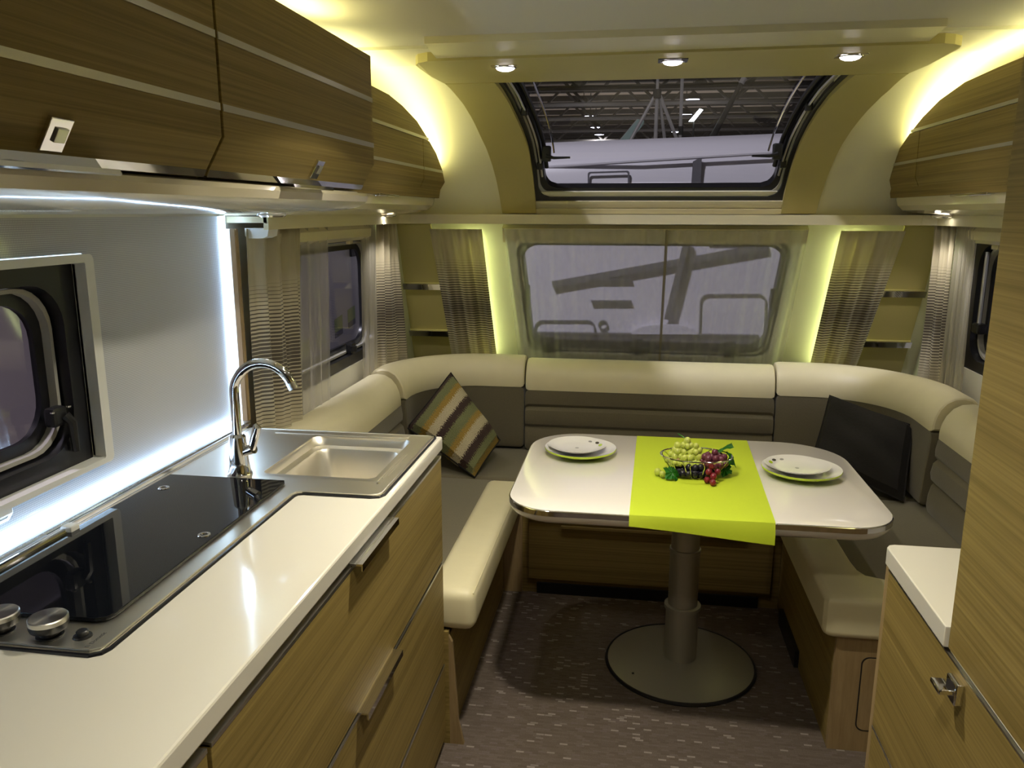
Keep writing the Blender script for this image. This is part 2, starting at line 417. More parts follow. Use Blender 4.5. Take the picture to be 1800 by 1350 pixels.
def cells(name, axis, a, b, us, vs, hole, mat, parent=None):
    """slab with rectangular openings; us, vs grid lines; hole(u,v) tells an open cell; axis 'x' or 'z'"""
    bm = BM()
    V = {}
    def v(i, j, t):
        k = (i, j, t)
        if k not in V:
            u, w = us[i], vs[j]
            V[k] = bm.verts.new((t, u, w) if axis == 'x' else ((u, t, w) if axis == 'y' else (u, w, t)))
        return V[k]
    nu, nv = len(us)-1, len(vs)-1
    solid = lambda i, j: 0 <= i < nu and 0 <= j < nv and not hole((us[i]+us[i+1])/2, (vs[j]+vs[j+1])/2)
    for i in range(nu):
        for j in range(nv):
            if not solid(i, j): continue
            for t in (a, b): bm.faces.new((v(i, j, t), v(i+1, j, t), v(i+1, j+1, t), v(i, j+1, t)))
            for di, dj, e in ((-1, 0, ((i, j), (i, j+1))), (1, 0, ((i+1, j), (i+1, j+1))), (0, -1, ((i, j), (i+1, j))), (0, 1, ((i, j+1), (i+1, j+1)))):
                if not solid(i+di, j+dj):
                    (p, q), (r, s) = e
                    bm.faces.new((v(p, q, a), v(r, s, a), v(r, s, b), v(p, q, b)))
    return obj(name, bm, mat, parent)
def area(name, loc, size, power, col, parent, rot=(0, 0, 0), size_y=None, spread=None):
    d = bpy.data.lights.new(name, 'AREA'); d.energy = power; d.color = col; d.size = size
    if size_y: d.shape = 'RECTANGLE'; d.size_y = size_y
    else: d.shape = 'DISK'
    if spread: d.spread = spread
    o = bpy.data.objects.new(name, d); COL.objects.link(o); o.location = Vector(loc)-worldloc(parent); o.rotation_euler = rot; o.parent = parent
    return o
def spot(name, loc, power, col, parent, angle=1.6, blend=0.6, r=0.02, rot=(0, 0, 0)):
    d = bpy.data.lights.new(name, 'SPOT'); d.energy = power; d.color = col; d.spot_size = angle; d.spot_blend = blend; d.shadow_soft_size = r
    o = bpy.data.objects.new(name, d); COL.objects.link(o); o.location = Vector(loc)-worldloc(parent); o.rotation_euler = rot; o.parent = parent
    return o
def lerp(a, b, t): return a+(b-a)*t
def interp(tab, x):
    if x <= tab[0][0]: return tab[0][1]
    for (a, va), (b, vb) in zip(tab, tab[1:]):
        if x <= b: return lerp(va, vb, (x-a)/(b-a))
    return tab[-1][1]

XL, XR = -1.10, 1.25            # inner faces of the side walls
# ================================================================== THE SETTING
structure(box('floor', XL-0.05, XR+0.05, -2.6, 3.85, -0.05, 0.0, 'carpet'), 'dark brown-grey carpet flecked with short pale dashes')
structure(box('ceiling', XL-0.05, XR+0.05, -2.6, 2.62, 1.95, 2.0, 'ceiling_cream'), 'plain cream caravan ceiling')
structure(box('wall_back', XL-0.05, XR+0.05, -2.65, -2.6, 0, 1.95, 'wall_white'))
# left wall: kitchen window and lounge window openings
KW = (0.30, 1.455, 0.990, 1.405)      # y0 y1 z0 z1
LW = (2.28, 3.36, 0.900, 1.425)
RW = (2.30, 3.24, 0.925, 1.425)
def inside(r, u, v): return r[0] < u < r[1] and r[2] < v < r[3]
wl = cells('wall_left', 'x', XL-0.045, XL, [-2.6, KW[0], KW[1], LW[0], LW[1], 3.43, 3.78], sorted([0, 1.44, 1.95, KW[2], KW[3], LW[2], LW[3]]),
           lambda u, v: inside(KW, u, v) or inside(LW, u, v) or (u > 3.43 and v > 1.44), 'wall_white')
structure(wl, 'cream side wall behind the kitchen and the lounge')
wr = cells('wall_right', 'x', XR, XR+0.045, [-2.6, RW[0], RW[1], 3.43, 3.78], sorted([0, 1.44, 1.95, RW[2], RW[3]]),
           lambda u, v: inside(RW, u, v) or (u > 3.43 and v > 1.44), 'wall_white')
structure(wr, 'cream side wall beside the wardrobe')
# front end: leaning lower wall, curving over into the ceiling
PROF = [(2.60, 1.95), (2.70, 1.948), (2.83, 1.93), (2.95, 1.90), (3.06, 1.858), (3.15, 1.81), (3.225, 1.757), (3.28, 1.70), (3.325, 1.642), (3.36, 1.58), (3.385, 1.525), (3.42, 1.45),
        (3.445, 1.40), (3.735, 0.82), (3.755, 0.78), (3.76, 0.0)]
def prof_n(i):
    a = PROF[max(i-1, 0)]; b = PROF[min(i+1, len(PROF)-1)]
    t = Vector((b[0]-a[0], b[1]-a[1])).normalized()
    return Vector((-t.y, t.x)) if False else Vector((t.y, -t.x))      # points into the room
def surf(y_or_i, off=0.0):
    """point (y,z) on the front profile at index i (float), pushed off into the room"""
    i = max(0, min(len(PROF)-1.0001, y_or_i)); k = int(i); f = i-k
    p = Vector(PROF[k]).lerp(Vector(PROF[k+1]), f); n = prof_n(k).lerp(prof_n(k+1), f).normalized()
    return p+n*off
def idx_y(y):
    for k in range(len(PROF)-1):
        if PROF[k][0] <= y <= PROF[k+1][0]: return k+(y-PROF[k][0])/(PROF[k+1][0]-PROF[k][0])
    return len(PROF)-1.001
def idx_z(z):
    for k in range(len(PROF)-1):
        if PROF[k+1][1] <= z <= PROF[k][1]: return k+(PROF[k][1]-z)/(PROF[k][1]-PROF[k+1][1])
    return len(PROF)-1.001
SKY_X = (-0.455, 0.625); WIN_X = (-0.50, 0.645)
def front_wall():
    bm = BM(); xs = [XL-0.045, SKY_X[0]-0.0, SKY_X[1], XR+0.045]
    xs = sorted(set([XL-0.045, WIN_X[0], SKY_X[0], SKY_X[1], WIN_X[1], XR+0.045]))
    n = len(PROF); V = {}
    def v(i, j, t):
        if (i, j, t) not in V:
            p = surf(j, 0 if t == 0 else -0.045); V[(i, j, t)] = bm.verts.new((xs[i], p.x, p.y))
        return V[(i, j, t)]
    def solid(i, j):
        if not (0 <= i < len(xs)-1 and 0 <= j < n-1): return False
        xm = (xs[i]+xs[i+1])/2
        if SKY_X[0] < xm < SKY_X[1] and 2 <= j <= 8: return False      # skylight, z 1.93 .. 1.58
        if WIN_X[0] < xm < WIN_X[1] and j == 12: return False          # window, z 1.40 .. 0.82
        return True
    for i in range(len(xs)-1):
        for j in range(n-1):
            if not solid(i, j): continue
            for t in (0, 1): bm.faces.new((v(i, j, t), v(i+1, j, t), v(i+1, j+1, t), v(i, j+1, t)))
            for di, dj, (p, q), (r, s) in ((-1, 0, (i, j), (i, j+1)), (1, 0, (i+1, j), (i+1, j+1)), (0, -1, (i, j), (i+1, j)), (0, 1, (i, j+1), (i+1, j+1))):
                if not solid(i+di, j+dj): bm.faces.new((v(p, q, 0), v(r, s, 0), v(r, s, 1), v(p, q, 1)))
    return obj('wall_front', bm, 'wall_cream', smooth=True)
structure(front_wall(), 'pale leaning end wall that curves over into the ceiling')
# seam where the front curve meets the flat ceiling
structure(box('trim_1', XL, -0.56, 2.30, 2.308, 1.942, 1.952, 'wall_cream'), 'fine seam strip across the ceiling')
structure(box('trim_2', 0.70, XR, 2.27, 2.278, 1.942, 1.952, 'wall_cream'), 'fine seam strip across the ceiling')

def strip_on_front(bm, ids, xa, xb, o0, o1):
    """solid strip following the front profile; xa, xb functions of index"""
    R = []
    for i in ids:
        p, q = surf(i, o0), surf(i, o1)
        R.append([bm.verts.new(c) for c in ((xa(i), p.x, p.y), (xb(i), p.x, p.y), (xb(i), q.x, q.y), (xa(i), q.x, q.y))])
    for A, B in zip(R, R[1:]):
        for k in range(4): bm.faces.new((A[k], A[(k+1) % 4], B[(k+1) % 4], B[k]))
    bm.faces.new(R[0]); bm.faces.new(R[-1][::-1])
    return bm
def frange(a, b, n): return [a+(b-a)*k/n for k in range(n+1)]
# ---- skylight (window_1)
def yof(i): return surf(i).x
LO = [(2.46, -0.664), (2.62, -0.655), (2.86, -0.633), (3.156, -0.600), (3.334, -0.564), (3.40, -0.551)]
LI = [(2.763, -0.476), (3.036, -0.450), (3.227, -0.422), (3.368, -0.411), (3.42, -0.409)]
RO = [(2.40, 0.831), (2.62, 0.825), (2.917, 0.800), (3.175, 0.749), (3.351, 0.713), (3.402, 0.700)]
RI = [(2.754, 0.659), (3.0, 0.622), (3.216, 0.591), (3.368, 0.571), (3.42, 0.569)]
fx = lambda tab, dx=0.0: (lambda i: interp(tab, yof(i))+dx)
iT, iB = idx_y(2.76), idx_z(1.505)
def surround():
    t = thing('skylight_surround', 'olive arch panel framing the skylight with three lamps in it', 'panel', (0.08, 2.45, 1.92))
    ids = frange(iT-0.02, iB, 22)
    obj('side_panel', strip_on_front(BM(), ids, fx(LO), fx(LI), 0.002, 0.024), 'olive', t, smooth=True)
    obj('side_panel', strip_on_front(BM(), ids, fx(RI), fx(RO), 0.002, 0.024), 'olive', t, smooth=True)
    # top slab that tapers forward under the ceiling
    p = surf(iT, 0.024); zl = p.y; yb = p.x
    bm = BM()
    pl = [(-0.645, 2.76), (-0.655, 2.62), (-0.664, 2.50), (-0.661, 2.45), (-0.645, 2.415), (-0.61, 2.39), (0.77, 2.335), (0.80, 2.35), (0.825, 2.375), (0.833, 2.41), (0.825, 2.62), (0.815, 2.76)]
    lo = [bm.verts.new((x, y, 1.925 if y < 2.62 else 1.918)) for x, y in pl]
    hi = [bm.verts.new((x, y, 1.953 if y < 2.62 else 1.946)) for x, y in pl]
    bm.faces.new(lo[::-1]); bm.faces.new(hi)
    for k in range(len(pl)): bm.faces.new((lo[k], lo[(k+1) % len(pl)], hi[(k+1) % len(pl)], hi[k]))
    obj('top_panel', bm, 'olive', t)
    bm = add_prism(BM(), [(-0.565, 2.185), (0.715, 2.165), (0.735, 2.36), (-0.585, 2.41)], 'z', 1.932, 1.952)
    obj('upper_step', bm, 'pelmet', t)
surround()
def skylight():
    w = settle('window_1', (0.08, 3.1, 1.75), 'panoramic skylight in a thick black seal with cream lower edge')
    i0, i1 = idx_y(2.74), idx_z(1.552)
    ids = frange(i0, i1, 18)
    def U(name, d0, d1, o0, o1, zb0, zb1, mat):
        """U-shaped band: two sides at inset d0..d1 from the panel edge and a bottom run between zb0..zb1, rounded inner corner"""
        bm = BM()
        ib = idx_z(zb1)
        jj = [i for i in ids if i < ib]+[ib]
        strip_on_front(bm, jj, fx(LI, d0), fx(LI, d1), o0, o1)
        strip_on_front(bm, jj, fx(RI, -d1), fx(RI, -d0), o0, o1)
        ia = idx_z(zb0)
        strip_on_front(bm, frange(ib, ia, 3), fx(LI, d0), fx(RI, -d0), o0, o1)
        # rounded inner corners
        for tab, s in ((LI, 1), (RI, -1)):
            for k in range(6):
                r = 0.045
                a0 = 1-math.sqrt(max(0, 1-((k+0.0)/6)**2)); a1 = 1-math.sqrt(max(0, 1-((k+1)/6)**2))
                za, zb_ = zb1+r*(1-(k)/6), zb1+r*(1-(k+1)/6)
                ja, jb = idx_z(za), idx_z(zb_)
                fa = lambda i, tab=tab, s=s: interp(tab, yof(i))+s*d1*0.98
                def fb(i, tab=tab, s=s, ja=ja, jb=jb, a0=a0, a1=a1, r=r):
                    t = 0 if jb == ja else (i-ja)/(jb-ja)
                    return interp(tab, yof(i))+s*(d1+r*lerp(a0, a1, t))
                strip_on_front(bm, [ja, jb], fa, fb, o0, o1)
        return obj(name, bm, mat, w, smooth=True)
    U('outer_seal', 0.0, 0.014, -0.03, 0.008, 1.548, 1.562, 'black_rubber')
    U('light_bead', 0.014, 0.022, -0.03, -0.006, 1.562, 1.575, 'grey_seal')
    U('inner_seal', 0.022, 0.042, -0.05, -0.010, 1.575, 1.592, 'black_rubber')
    # blind rails below
    for k, (za, zb, o) in enumerate(((1.549, 1.536, 0.016), (1.535, 1.520, 0.010), (1.519, 1.500, 0.018))):
        obj('blind_rail', strip_on_front(BM(), frange(idx_z(za), idx_z(zb), 2), fx(LI, 0.0), fx(RI, 0.0), 0.0, o), 'pelmet', w, smooth=True)
    # acrylic pane, bulging outwards, with a clear moulded ridge
    bm = BM(); nx = 12; R = []
    pid = frange(idx_y(2.70), idx_z(1.585), 16)
    for i in pid:
        row = []
        for k in range(nx+1):
            u = k/nx; bul = -0.055-0.02*math.sin(PI*u)
            p = surf(i, bul); row.append(bm.verts.new((lerp(interp(LI, yof(i))+0.03, interp(RI, yof(i))-0.03, u), p.x, p.y)))
        R.append(row)
    for A, B in zip(R, R[1:]):
        for k in range(nx): bm.faces.new((A[k], A[k+1], B[k+1], B[k]))
    obj('pane', bm, 'glass_sky', w, smooth=True)
    for tab, s in ((LI, 1), (RI, -1)):
        path = [(interp(tab, yof(i))+s*0.085, surf(i, -0.05).x, surf(i, -0.05).y) for i in frange(idx_y(2.72), idx_z(1.70), 12)]
        tube('pane_ridge', path, 0.004, 'chrome', w, n=6)
        # friction stay: dark rail plus bright rod
        path = [(interp(tab, yof(i))+s*0.052, surf(i, -0.028).x, surf(i, -0.028).y) for i in frange(idx_y(2.72), idx_z(1.66), 12)]
        tube('stay_rail', path, 0.009, 'black_plastic', w, n=8)
        path = [(interp(tab, yof(i))+s*0.034, surf(i, 0.000).x, surf(i, 0.000).y) for i in frange(idx_y(2.74), idx_z(1.64), 12)]
        tube('stay_rod', path, 0.0045, 'satin_alu', w, n=6)
        for z in (1.86, 1.68):
            p = surf(idx_z(z), 0.0); x = interp(tab, p.x)+s*0.030
            box('stay_clip', x-0.012, x+0.012, p.x-0.012, p.x+0.012, z-0.014, z+0.014, 'black_plastic', w, bev=0.004)
        p = surf(idx_z(1.725), -0.012); x = interp(tab, p.x)+s*0.062
        la = box('latch', x-0.018, x+0.018, p.x-0.015, p.x+0.015, 1.695, 1.755, 'black_plastic', w, bev=0.006)
        tube('latch_handle', [(x, p.x-0.012, 1.716), (x+s*0.03, p.x-0.014, 1.708), (x+s*0.095, p.x-0.016, 1.709)], [0.009, 0.006, 0.004], 'black_plastic', la, n=8)
skylight()
# ---- recessed lamps of the surround
def recessed(x, y, z, sq, label, dark):
    t = thing('recessed_spotlight', label, 'spotlight', (x, y, z), 'spotlights in the skylight surround')
    box('base_plate', x-sq, x+sq, y-sq*0.95, y+sq*0.95, z-0.004, z+0.002, dark, t, bev=0.001)
    lathe('bezel', [(0.031, -0.003), (0.034, -0.005), (0.030, -0.006), (0.027, -0.004)], (x, y, z), 'chrome', t, n=28)
    lathe('lens', [(0.0, -0.0130), (0.016, -0.0125), (0.025, -0.009), (0.0285, -0.004)], (x, y, z), 'lens', t, n=28)
    spot('lamp_light', (x, y, z-0.015), SPOT_W, (1.0, 0.90, 0.84), t, angle=2.3, blend=0.8, r=0.025)
recessed(-0.401, 2.508, 1.9255, 0.040, 'round spotlight in the olive panel above the striped cushion side', 'chrome')
recessed(0.090, 2.477, 1.9255, 0.042, 'middle spotlight of three on a dark square plate above the table', 'black_plastic')
recessed(0.573, 2.470, 1.9255, 0.040, 'round spotlight in the olive panel above the dark cushion side', 'chrome')
# round ceiling lamps over the aisle, above the top of the photograph (their shadows of the table are in it)
def ceiling_lamp(name, x, y, power, lab, size):
    t = thing(name+'_offscreen', lab, 'lamp', (x, y, 1.95), 'round ceiling lamps')
    lathe('housing', [(0.0, 0.0), (0.055, 0.0), (0.060, -0.008), (0.052, -0.016), (0.046, -0.016)], (x, y, 1.95), 'chrome', t, n=36)
    lathe(name+'_diffuser_offscreen', [(0.046, -0.015), (0.03, -0.017), (0.0, -0.018)], (x, y, 1.95), 'lens_small', t, n=36)
    area(name+'_light_offscreen', (x, y, 1.925), size, power, (1.0, 0.92, 0.73), t, spread=2.15)
ceiling_lamp('sink_ceiling_lamp', -0.16, 1.60, CEIL_W*0.66, 'round ceiling lamp over the aisle near the sink', 0.07)
ceiling_lamp('hob_ceiling_lamp', 0.10, 0.58, CEIL_W*0.34, 'round ceiling lamp over the aisle near the hob', 0.07)

# ---- front window (window_2): leaning plane with a frame basis
def lean(x, z, off=0.0):
    p = surf(idx_z(z), off); return (x, p.x, p.y)
def lean_ring(bm, outer, inner, o0, o1):
    L = [[bm.verts.new(lean(x, z, o)) for x, z in pts] for pts, o in ((outer, o0), (inner, o0), (inner, o1), (outer, o1))]
    n = len(outer)
    for i in range(n):
        j = (i+1) % n
        for s in range(4):
            A, B = L[s], L[(s+1) % 4]; bm.faces.new((A[i], A[j], B[j], B[i]))
    return bm
def lean_poly(bm, pts, o0, o1):
    A = [bm.verts.new(lean(x, z, o0)) for x, z in pts]; B = [bm.verts.new(lean(x, z, o1)) for x, z in pts]
    bm.faces.new(A); bm.faces.new(B[::-1])
    for i in range(len(pts)): bm.faces.new((A[i], B[i], B[(i+1) % len(pts)], A[(i+1) % len(pts)]))
    return bm
def taper(pts, x0, x1, k):
    """narrow an outline slightly towards its lower edge"""
    xm = (x0+x1)/2
    return [(xm+(x-xm)*(1-k*(1.42-z)/0.6), z) for x, z in pts]
def front_window():
    w = settle('window_2', (0.08, 3.6, 0.85), 'wide front window with grey rounded frame behind a sheer curtain')
    x0, x1 = -0.545, 0.675
    def rr(d, r): return taper(rrect(x0+d, x1-d, 0.825+d, 1.425-d, r, 6), x0, x1, 0.055)
    obj('inner_frame', lean_ring(BM(), rr(0, 0.03), rr(0.035, 0.06), 0.001, 0.018), 'frame_white', w, smooth=True)
    obj('outer_seal', lean_ring(BM(), rr(0.033, 0.065), rr(0.062, 0.07), -0.05, 0.004), 'black_rubber', w, smooth=True)
    obj('light_bead', lean_ring(BM(), rr(0.046, 0.07), rr(0.052, 0.07), 0.002, 0.008), 'grey_seal', w, smooth=True)
    obj('pane', lean_poly(BM(), rr(0.055, 0.07), -0.05, -0.044), 'glass_clear', w)
    for x in (-0.385, 0.03, 0.44):
        c = obj('catch', lean_poly(BM(), [(x-0.022, 0.862), (x+0.022, 0.862), (x+0.022, 0.915), (x-0.022, 0.915)], -0.02, 0.02), 'black_plastic', w)
        obj('catch_handle', lean_poly(BM(), [(x+0.01, 0.893), (x+0.055, 0.893), (x+0.055, 0.905), (x+0.01, 0.905)], 0.012, 0.026), 'black_plastic', c)
    for x, s in ((-0.475, 1), (0.60, -1)):
        c = obj('side_latch', lean_poly(BM(), [(x-0.014, 1.10), (x+0.014, 1.10), (x+0.014, 1.165), (x-0.014, 1.165)], -0.03, 0.015), 'black_plastic', w)
        obj('latch_handle', lean_poly(BM(), [(x+s*0.004, 1.035), (x+s*0.012, 1.035), (x+s*0.004, 1.11), (x-s*0.008, 1.11)], 0.0, 0.016), 'black_plastic', c)
    obj('blind_cassette', lean_poly(BM(), [(-0.555, 1.392), (0.685, 1.392), (0.685, 1.45), (-0.555, 1.45)], 0.004, 0.040), 'pelmet', w)
front_window()
# ---- side windows
def side_window(name, label, X, s, y0, y1, z0, z1, glass, extra=True):
    """s=+1: room lies towards +x"""
    w = settle(name, (X, (y0+y1)/2, z0), label)
    rr = lambda d, r: rrect(y0+d, y1-d, z0+d, z1-d, r, 6)
    ring('outer_seal', rr(-0.002, 0.02), rr(0.040, 0.085), 'x', X-s*0.044, X-s*0.006, 'black_rubber', w)
    ring('inner_bead', rr(0.045, 0.085), rr(0.053, 0.085), 'x', X-s*0.052, X-s*0.030, 'grey_seal', w)
    ring('pane_border', rr(0.035, 0.08), rr(0.075, 0.075), 'x', X-s*0.060, X-s*0.048, 'black_rubber', w)
    prism('pane', rr(0.03, 0.08), 'x', X-s*0.058, X-s*0.054, glass, w)
    return w
w3 = side_window('window_3', 'tinted kitchen window with rounded black seal in the lit splashback', XL, 1, *KW, 'glass_tint')
ring('white_frame', rrect(KW[0]-0.03, KW[1]+0.026, KW[2]-0.004, KW[3]+0.012, 0.012, 4), rrect(KW[0], KW[1], KW[2]+0.008, KW[3]-0.004, 0.004, 4), 'x', XL-0.005, XL+0.024, 'frame_white', w3)
c = box('latch', XL-0.03, XL-0.004, 1.355, 1.395, 1.085, 1.125, 'black_plastic', w3, bev=0.008)
tube('latch_handle', [(XL-0.004, 1.385, 1.105), (XL+0.006, 1.39, 1.09), (XL+0.004, 1.395, 1.03)], [0.01, 0.009, 0.007], 'black_plastic', c, n=8)
for yy, zz in ((1.352, 1.118), (1.398, 1.12), (1.398, 1.088)):
    lathe('screw', [(0.0045, -0.001), (0.0045, 0.002), (0.0, 0.003)], (XL-0.004, yy, zz), 'chrome', w3, n=10)
box('sill', XL-0.04, XL+0.02, KW[0], 1.20, 0.972, 0.992, 'frame_white', w3, bev=0.004)
box('blind_clip', XL+0.005, XL+0.026, 1.118, 1.134, 0.965, 1.000, 'frame_white', w3, bev=0.004)
w4 = side_window('window_4', 'lounge side window with black lower seal between sheer curtains', XL, 1, *LW, 'glass_clear')
prism('blind_cassette', [(XL, 1.45), (XL+0.045, 1.45), (XL+0.055, 1.435), (XL+0.052, 1.405), (XL+0.035, 1.392), (XL, 1.392)], 'y', LW[0]-0.03, LW[1]-0.22, 'fascia', w4, smooth=True)
box('blind_clip', XL+0.004, XL+0.02, 2.98, 3.02, 1.378, 1.392, 'fascia', w4, bev=0.003)
c = box('catch', XL-0.035, XL-0.004, 3.03, 3.075, 0.935, 0.985, 'black_plastic', w4, bev=0.008)
lathe('catch_knob', [(0.0, -0.012), (0.014, -0.01), (0.014, 0.01), (0.0, 0.012)], (XL, 3.03, 0.965), 'black_plastic', c, n=12)
w5 = side_window('window_5', 'side window beside the wardrobe with black seal and long stay', XR, -1, *RW, 'glass_clear')
prism('blind_cassette', [(XR, 1.45), (XR-0.045, 1.45), (XR-0.055, 1.435), (XR-0.052, 1.405), (XR-0.035, 1.392), (XR, 1.392)], 'y', RW[0]-0.03, RW[1]+0.03, 'fascia', w5, smooth=True)
box('blind_clip', XR-0.02, XR-0.004, 3.0, 3.05, 1.374, 1.392, 'fascia', w5, bev=0.003)
tube('stay', [(XR+0.02, 3.17, 1.36), (XR+0.02, 3.17, 1.09)], 0.008, 'satin_alu', w5, n=8)
box('catch', XR+0.005, XR+0.04, 3.14, 3.20, 1.06, 1.10, 'black_plastic', w5, bev=0.008)

# ---- pelmet shelf running round the lounge
t = thing('pelmet_shelf', 'long cream shelf running across the front above the window curtains', 'shelf', (0.08, 3.36, 1.455))
bm = BM()
pl = [(-1.10, 2.08), (-0.985, 2.08), (-0.985, 3.20), (-0.975, 3.275), (-0.93, 3.312), (-0.86, 3.318), (1.00, 3.318), (1.08, 3.312), (1.125, 3.275), (1.135, 3.20), (1.135, 1.20), (1.25, 1.20), (1.25, 3.37), (1.20, 3.42), (-1.05, 3.42), (-1.10, 3.37)]
add_prism(bm, pl, 'z', 1.470, 1.487)
obj('board', bm, 'pelmet', t)
ln = pl[1:11]
bm = BM(); RR = []
for i, q in enumerate(ln):
    p0, p1 = Vector(ln[max(i-1, 0)]), Vector(ln[min(i+1, len(ln)-1)]); tt = (p1-p0).normalized(); nn = Vector((-tt.y, tt.x))
    c0 = Vector(q)-nn*0.004; c1 = c0+nn*0.014
    RR.append([bm.verts.new((c.x, c.y, z)) for c, z in ((c0, 1.452), (c0, 1.490), (c1, 1.490), (c1, 1.452))])
for A, B in zip(RR, RR[1:]):
    for k in range(4): bm.faces.new((A[k], A[(k+1) % 4], B[(k+1) % 4], B[k]))
bm.faces.new(RR[0]); bm.faces.new(RR[-1][::-1])
obj('front_lip', bm, 'pelmet', t)
# yellow-green strip lights: upright ones on the end wall behind the inner edge of each front curtain
def curtain_light(x0, x1, xb0, xb1, lab):
    tt = thing('curtain_light', lab, 'strip light', (x0, 3.72, 0.84))
    obj('channel', lean_poly(BM(), [(x0, 1.42), (x1, 1.42), (xb1, 0.83), (xb0, 0.83)], 0.001, 0.006), 'satin_alu', tt)
    m = 0.002
    obj('diffuser', lean_poly(BM(), [(x0+m, 1.415), (x1-m, 1.415), (xb1-m, 0.835), (xb0+m, 0.835)], 0.006, 0.030), 'led_front', tt)
curtain_light(-0.690, -0.680, -0.672, -0.662, 'upright yellow-green strip light behind the front curtain, striped cushion side')
curtain_light(0.845, 0.855, 0.830, 0.840, 'upright yellow-green strip light behind the front curtain, dark cushion side')

# ================================================================== KITCHEN
def handle(parent, y0, y1, x, z, s=1):
    """bright bar pull on the top edge of a drawer"""
    pts = [(x-s*0.004, z+0.004), (x+s*0.022, z+0.004), (x+s*0.022, z-0.010), (x+s*0.019, z-0.010), (x+s*0.019, z), (x+s*0.0, z), (x+s*0.0, z-0.012), (x-s*0.004, z-0.012)]
    return prism('handle', pts, 'y', y0, y1, 'chrome', parent)
def base_cabinet(y0, y1, lab, hy):
    t = thing('kitchen_cabinet', lab, 'cabinet', (-0.79, (y0+y1)/2, 0.0), 'oak kitchen base cabinets')
    box('body', -1.095, -0.510, y0, y1, 0.0, 0.780, 'oak_lower', t)
    box('front_rail', -0.545, -0.510, y0, y1, 0.780, 0.884, 'oak_lower', t)
    box('end_board', -1.095, -0.545, y1-0.016, y1, 0.780, 0.884, 'oak_lower', t)
    zs = [(0.571, 0.866), (0.263, 0.563), (0.030, 0.255)]
    for k, (za, zb) in enumerate(zs):
        d = box('drawer', -0.509, -0.490, y0+0.003, y1-0.003, za, zb, 'oak_lower', t, bev=0.0015)
        box('edge_strip', -0.506, -0.4895, y0+0.003, y1-0.003, zb-0.0045, zb+0.002, 'satin_alu', d)
        if k < 2: handle(d, hy[0], hy[1], -0.490, zb+0.006)
base_cabinet(0.792, 1.985, 'wide oak kitchen cabinet with three drawers, below the sink', (1.29, 1.52))
base_cabinet(-0.30, 0.788, 'oak kitchen cabinet with three drawers next to the sink cabinet', (0.1, 0.33))
# worktop with an opening for the bowl
BX0, BX1, BY0, BY1 = -0.815, -0.552, 1.615, 1.925
bm = BM()
o = cells('kitchen_worktop', 'z', 0.884, 0.920, [-1.095, BX0-0.005, BX1+0.005, -0.486], [-0.30, BY0-0.005, BY1+0.005, 1.986], lambda u, v: BX0 < u < BX1 and BY0 < v < BY1, 'worktop_white')
tag(o, 'glossy white kitchen worktop holding the hob and sink', 'worktop')
md = o.modifiers.new('bevel', 'BEVEL'); md.width = 0.004; md.segments = 2; md.limit_method = 'ANGLE'

